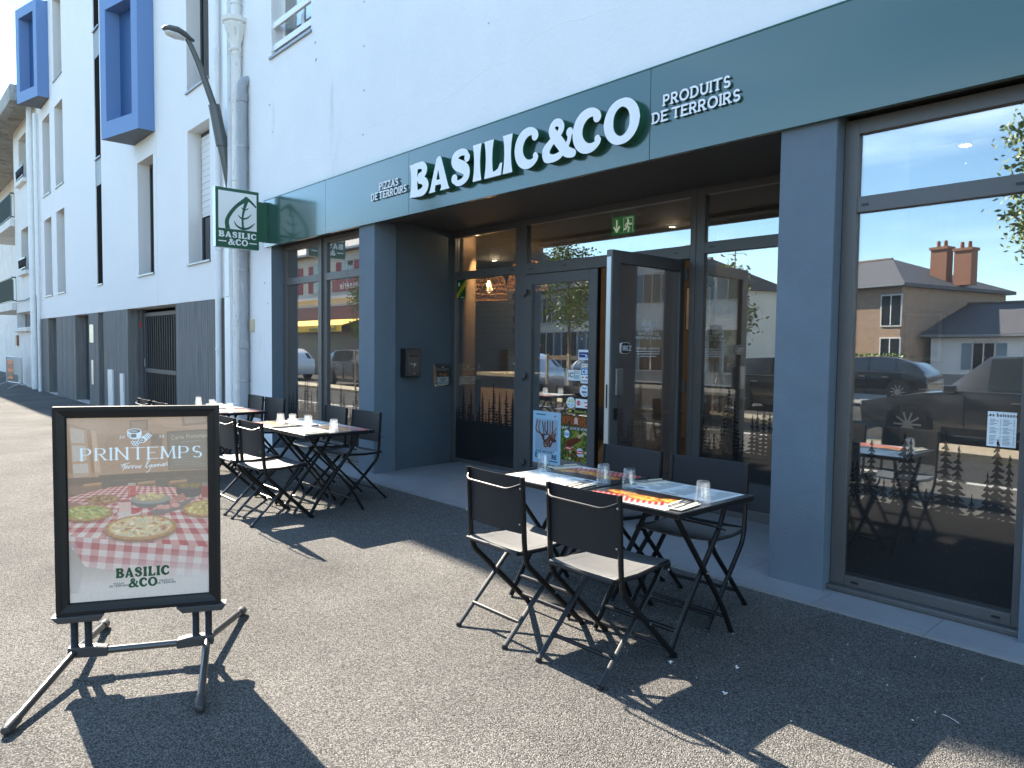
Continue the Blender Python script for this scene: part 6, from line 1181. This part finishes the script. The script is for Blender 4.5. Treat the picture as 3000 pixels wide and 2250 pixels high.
def young_tree(x, y, h, r, seed, lb, staked=True):
    rs = random.Random(seed); t = thing('young_tree', lb, 'tree', (x, y, -.1), 'young street trees'); z0 = -.1
    tr = MB().tube([(x, y, z0), (x+.02, y, z0+h*.35), (x-.02, y+.02, z0+h*.7), (x, y, z0+h*.97)], [.05, .042, .028, .008], 8); tips = []
    for k in range(16):
        a = rs.random()*6.28; b = h*(.42+.5*k/16); l = r*(.5+.5*rs.random())*(1-.45*k/16); e = Vector((x+l*math.cos(a), y+l*math.sin(a), z0+b+l*.75)); m = Vector((x+l*.5*math.cos(a), y+l*.5*math.sin(a), z0+b+l*.25)); tr.tube([(x, y, z0+b), m, e], [.014, .009, .003], 5); tips += [e, m.lerp(e, .5)]
    tr.build('trunk', m_bark, t, smooth='auto')
    for mi in (0, 1):
        mb = MB()
        for k in range(2300):
            c = rs.choice(tips)+Vector((rs.gauss(0, .17), rs.gauss(0, .17), rs.gauss(0, .17))); d = Vector((rs.gauss(0, 1), rs.gauss(0, 1), rs.gauss(0, 1))).normalized(); e = d.orthogonal().normalized(); s = .035+.03*rs.random(); mb.quad(c-d*s, c+e*s*.5, c+d*s, c-e*s*.5)
        mb.build('crown', m_leaf[mi], t)
    if staked:
        s_ = thing('tree_stakes', 'timber stakes and cross rails around the '+lb, 'stakes', (x, y, -.1)); 
        for i in (-1, 1):
            for j in (-1, 1): MB().tube([(x+.4*i, y+.4*j, -.1), (x+.4*i, y+.4*j, 1.35)], .035, 8).build('stake', m_stake, s_)
        for j in (-1, 1): MB().box(x-.45, y+.4*j-.02, 1.2, x+.45, y+.4*j+.02, 1.3).build('rail', m_stake, s_)
        for i in (-1, 1): MB().box(x+.4*i-.02, y-.38, 1.2, x+.4*i+.02, y+.38, 1.3).build('rail', m_stake, s_)
young_tree(-13.2, -2.6, 4.5, 1.0, 1, 'young staked tree mirrored in the closed door leaf'); young_tree(-2.2, -4.15, 5.3, 1.35, 2, 'leafy young tree at the right edge of the shop window reflection', False); young_tree(-9.6, -4.15, 3.6, .8, 3, 'small staked tree mirrored in the right entrance pane'); young_tree(-22, -4.15, 4.2, .9, 4, 'young staked tree towards the brasserie')
# houses
m_rf = M('house_slate', (.085, .085, .095), .7, bump=.5, bscale=9, var=.25, vscale=5); m_st = M('house_stone', (.36, .245, .17), .9, bump=.4, bscale=8, var=.22, vscale=3); m_wh = M('house_render', (.78, .78, .78), .9, var=.06, vscale=1); m_br = M('chimney_brick', (.28, .13, .08), .9, bump=.3, bscale=20, var=.2); m_cr = M('house_cream', (.74, .68, .57), .9, var=.08, vscale=1)
def house(x0, x1, y0, y1, ze, zr, wall, lb, hip=0, chim=(), wins=(), name='house', shut=None, rot=0):
    t = thing(name, lb, 'house', ((x0+x1)/2, y1, -.2)); o = .35; ym = (y0+y1)/2
    MB().box(x0, y0, -.3, x1, y1, ze).build('wall', wall, t)
    h = hip*(x1-x0)*.33; a = [(x0-o, y0-o, ze), (x1+o, y0-o, ze), (x1+o, y1+o, ze), (x0-o, y1+o, ze)]; r = [(x0+h-(o if not hip else 0), ym, zr), (x1-h+(o if not hip else 0), ym, zr)]
    rf = MB().add(a+r+[(p, q, z-.18) for p, q, z in a], [(0, 1, 5, 4), (2, 3, 4, 5), (1, 2, 5), (3, 0, 4), (9, 8, 7, 6), (0, 6, 7, 1), (1, 7, 8, 2), (2, 8, 9, 3), (3, 9, 6, 0)]).build('roof', m_rf, t)
    MB().box(x0-o, y1+o-.001, ze-.14, x1+o, y1+o+.11, ze-.02).build('gutter', m_zinc, t); MB().tube([(r[0][0], ym, zr+.01), (r[1][0], ym, zr+.01)], .09, 8).build('ridge', M('ridge_tile', (.16, .12, .10), .8), rf)
    MB().box(x0+.01, y1+.0005, -.2, x1-.01, y1+.03, .45).build('plinth', M('plinth_grey', (.30, .30, .30), .9, var=.2), t)
    for cx, ct in chim:
        c = MB().box(cx-.45, ym-.3, zr-1.8, cx+.45, ym+.3, ct).box(cx-.52, ym-.37, ct, cx+.52, ym+.37, ct+.15).build('chimney', m_br, rf); [MB().lathe([(.11, 0), (.09, .35), (.07, .36)], (cx+dx_, ym, ct+.15), 8).build('chimney_pot', m_br, rf) for dx_ in (.2, -.2)]
    t.rotation_euler.z = math.radians(rot)
    for wx, wz, ww, wh, dr in wins:
        f = MB().box(wx-ww/2-.08, y1+.001, wz-.08, wx+ww/2+.08, y1+.05, wz+wh+.08).build('door' if dr else 'window', M('trim_pale', (.6, .58, .54), .7), t); MB().box(wx-ww/2, y1+.051, wz, wx+ww/2, y1+.06, wz+wh).build('pane', m_dglass, f); MB().box(wx-.025, y1+.061, wz, wx+.025, y1+.075, wz+wh).build('frame', m_white, f)
        if shut:
            for s in (-1, 1): MB().box(wx+s*(ww*.75+.1)-ww/4, y1+.005, wz, wx+s*(ww*.75+.1)+ww/4, y1+.045, wz+wh).build('shutter', shut, f)
    return t
m_sh = M('shutter_blue', (.20, .27, .33), .6); m_red = M('shutter_red', (.28, .02, .03), .6)
house(-25, -13.6, -41, -31.5, 5.0, 6.9, m_st, 'stone house with a hipped slate roof and two brick chimneys mirrored in the right window', 1, ((-14.5, 7.1), (-13.2, 6.9)), [(-22.5+2.8*i, 2.9, 1.0, 1.5, 0) for i in range(4)]+[(-22.5+2.8*i, .6, 1.0, 1.6, 0) for i in range(4)], rot=14)
house(-13.0, 8, -38, -30, 2.45, 4.15, m_wh, 'long low white cottage with a grey slate roof mirrored in the right window', 0, ((-2, 4.9),), [(-10.5+3.4*i, .7, .9, 1.3, 0) for i in range(5)], shut=m_sh, rot=10)
house(-37, -26, -39, -31, 3.0, 5.2, m_wh, 'low pale house with a slate roof beyond the car park', 0, ((-30, 6.0),), [(-35+3*i, .8, .9, 1.3, 0) for i in range(4)], shut=m_sh)
house(-34.5, -22, -28, -18, 4.9, 6.2, m_cr, 'pale two storey house mirrored in the closed door leaf', 0, ((-23, 6.9),), [(-32.5+2.6*i, 3.0, 1, 1.4, 0) for i in range(4)]+[(-32.5+2.6*i, .4, 1.5, 2.0, 0) for i in range(4)], shut=m_sh, rot=16)
WH = house(9, 24, -30, -20, 6.6, 9.0, m_wh, 'white two storey house mirrored in the open door leaf', 0, ((12, 9.8),), [(10.5+2.6*i, 4.0, 1.1, 1.5, 0) for i in range(5)]+[(10.5+2.6*i, .4, 1.5, 2.1, 0) for i in range(5)], shut=m_sh)
BR = house(-48, -33, -22, -11, 6.9, 9.3, m_cr, 'cream brasserie with red shutters and a yellow awning mirrored in the left shop window', 0, ((-35, 10.2),), [(-46+3.4*i, 4.6, 1.2, 1.6, 0) for i in range(4)], name='brasserie', shut=m_red)
MB().box(-48, -10.99, 4.15, -33, -10.8, 4.32).build('cornice', m_wh, BR); MB().box(-47.5, -10.99, 3.0, -33.5, -10.9, 3.75).build('sign_board', M('brasserie_maroon', (.13, .02, .025), .5), BR)
MB().box(-37.5, -10.99, 4.55, -33.4, -10.93, 5.2).build('sign_board', M('brasserie_red', (.30, .03, .04), .5), BR); text_solid('Brasserie', 'lettering', m_let, (-33.9, -10.925, 4.7), -X_, Z_, Y_, .42, .02, .08, .2, parent=BR)
m_awn = M('awning_yellow', (.72, .45, .03), .8); aw = MB().add([(-47, -10.9, 3.0), (-34, -10.9, 3.0), (-34, -9.6, 2.6), (-47, -9.6, 2.6), (-47, -10.9, 2.96), (-34, -10.9, 2.96), (-34, -9.6, 2.56), (-47, -9.6, 2.56)], [(0, 1, 2, 3), (7, 6, 5, 4), (0, 4, 5, 1), (2, 6, 7, 3), (1, 5, 6, 2), (3, 7, 4, 0)]).box(-47, -9.6, 2.25, -34, -9.58, 2.6).build('awning', m_awn, BR)
text_solid('Restaurant A bouchon', 'lettering', m_sgreen, (-34.6, -9.575, 2.33), -X_, Z_, Y_, .2, .01, .08, .2, parent=BR)
MB().box(-47.4, -10.99, -.2, -33.6, -10.95, 2.95).build('shopfront', M('shopfront_dark', (.06, .035, .03), .4), BR)
HG = MB(); rs = random.Random(5)
for k in range(2600):
    c = Vector((-22+9.5*rs.random(), -28.5+1.0*rs.random(), -.1+1.5*rs.random())); d = Vector((rs.gauss(0, 1), rs.gauss(0, 1), rs.gauss(0, 1))).normalized(); e = d.orthogonal().normalized(); s = .09+.06*rs.random(); HG.quad(c-d*s, c+e*s*.7, c+d*s, c-e*s*.7)
tag(HG.build('hedge', m_leaf[0]), 'clipped green hedge below the stone house in the window reflection', 'hedge')
AN = thing('antenna_mast', 'thin roof antenna mast mirrored in the right entrance pane', 'antenna', (-27.5, -35, 5.0)); MB().tube([(-27.5, -35, 5.0), (-27.5, -35, 9.5)], .05, 6).build('mast', m_zinc, AN); mb = MB()
for k in range(5): mb.tube([(-28.1, -35, 8.4+.25*k), (-26.9, -35, 8.4+.25*k)], .02, 5)
mb.build('aerial', m_zinc, AN)
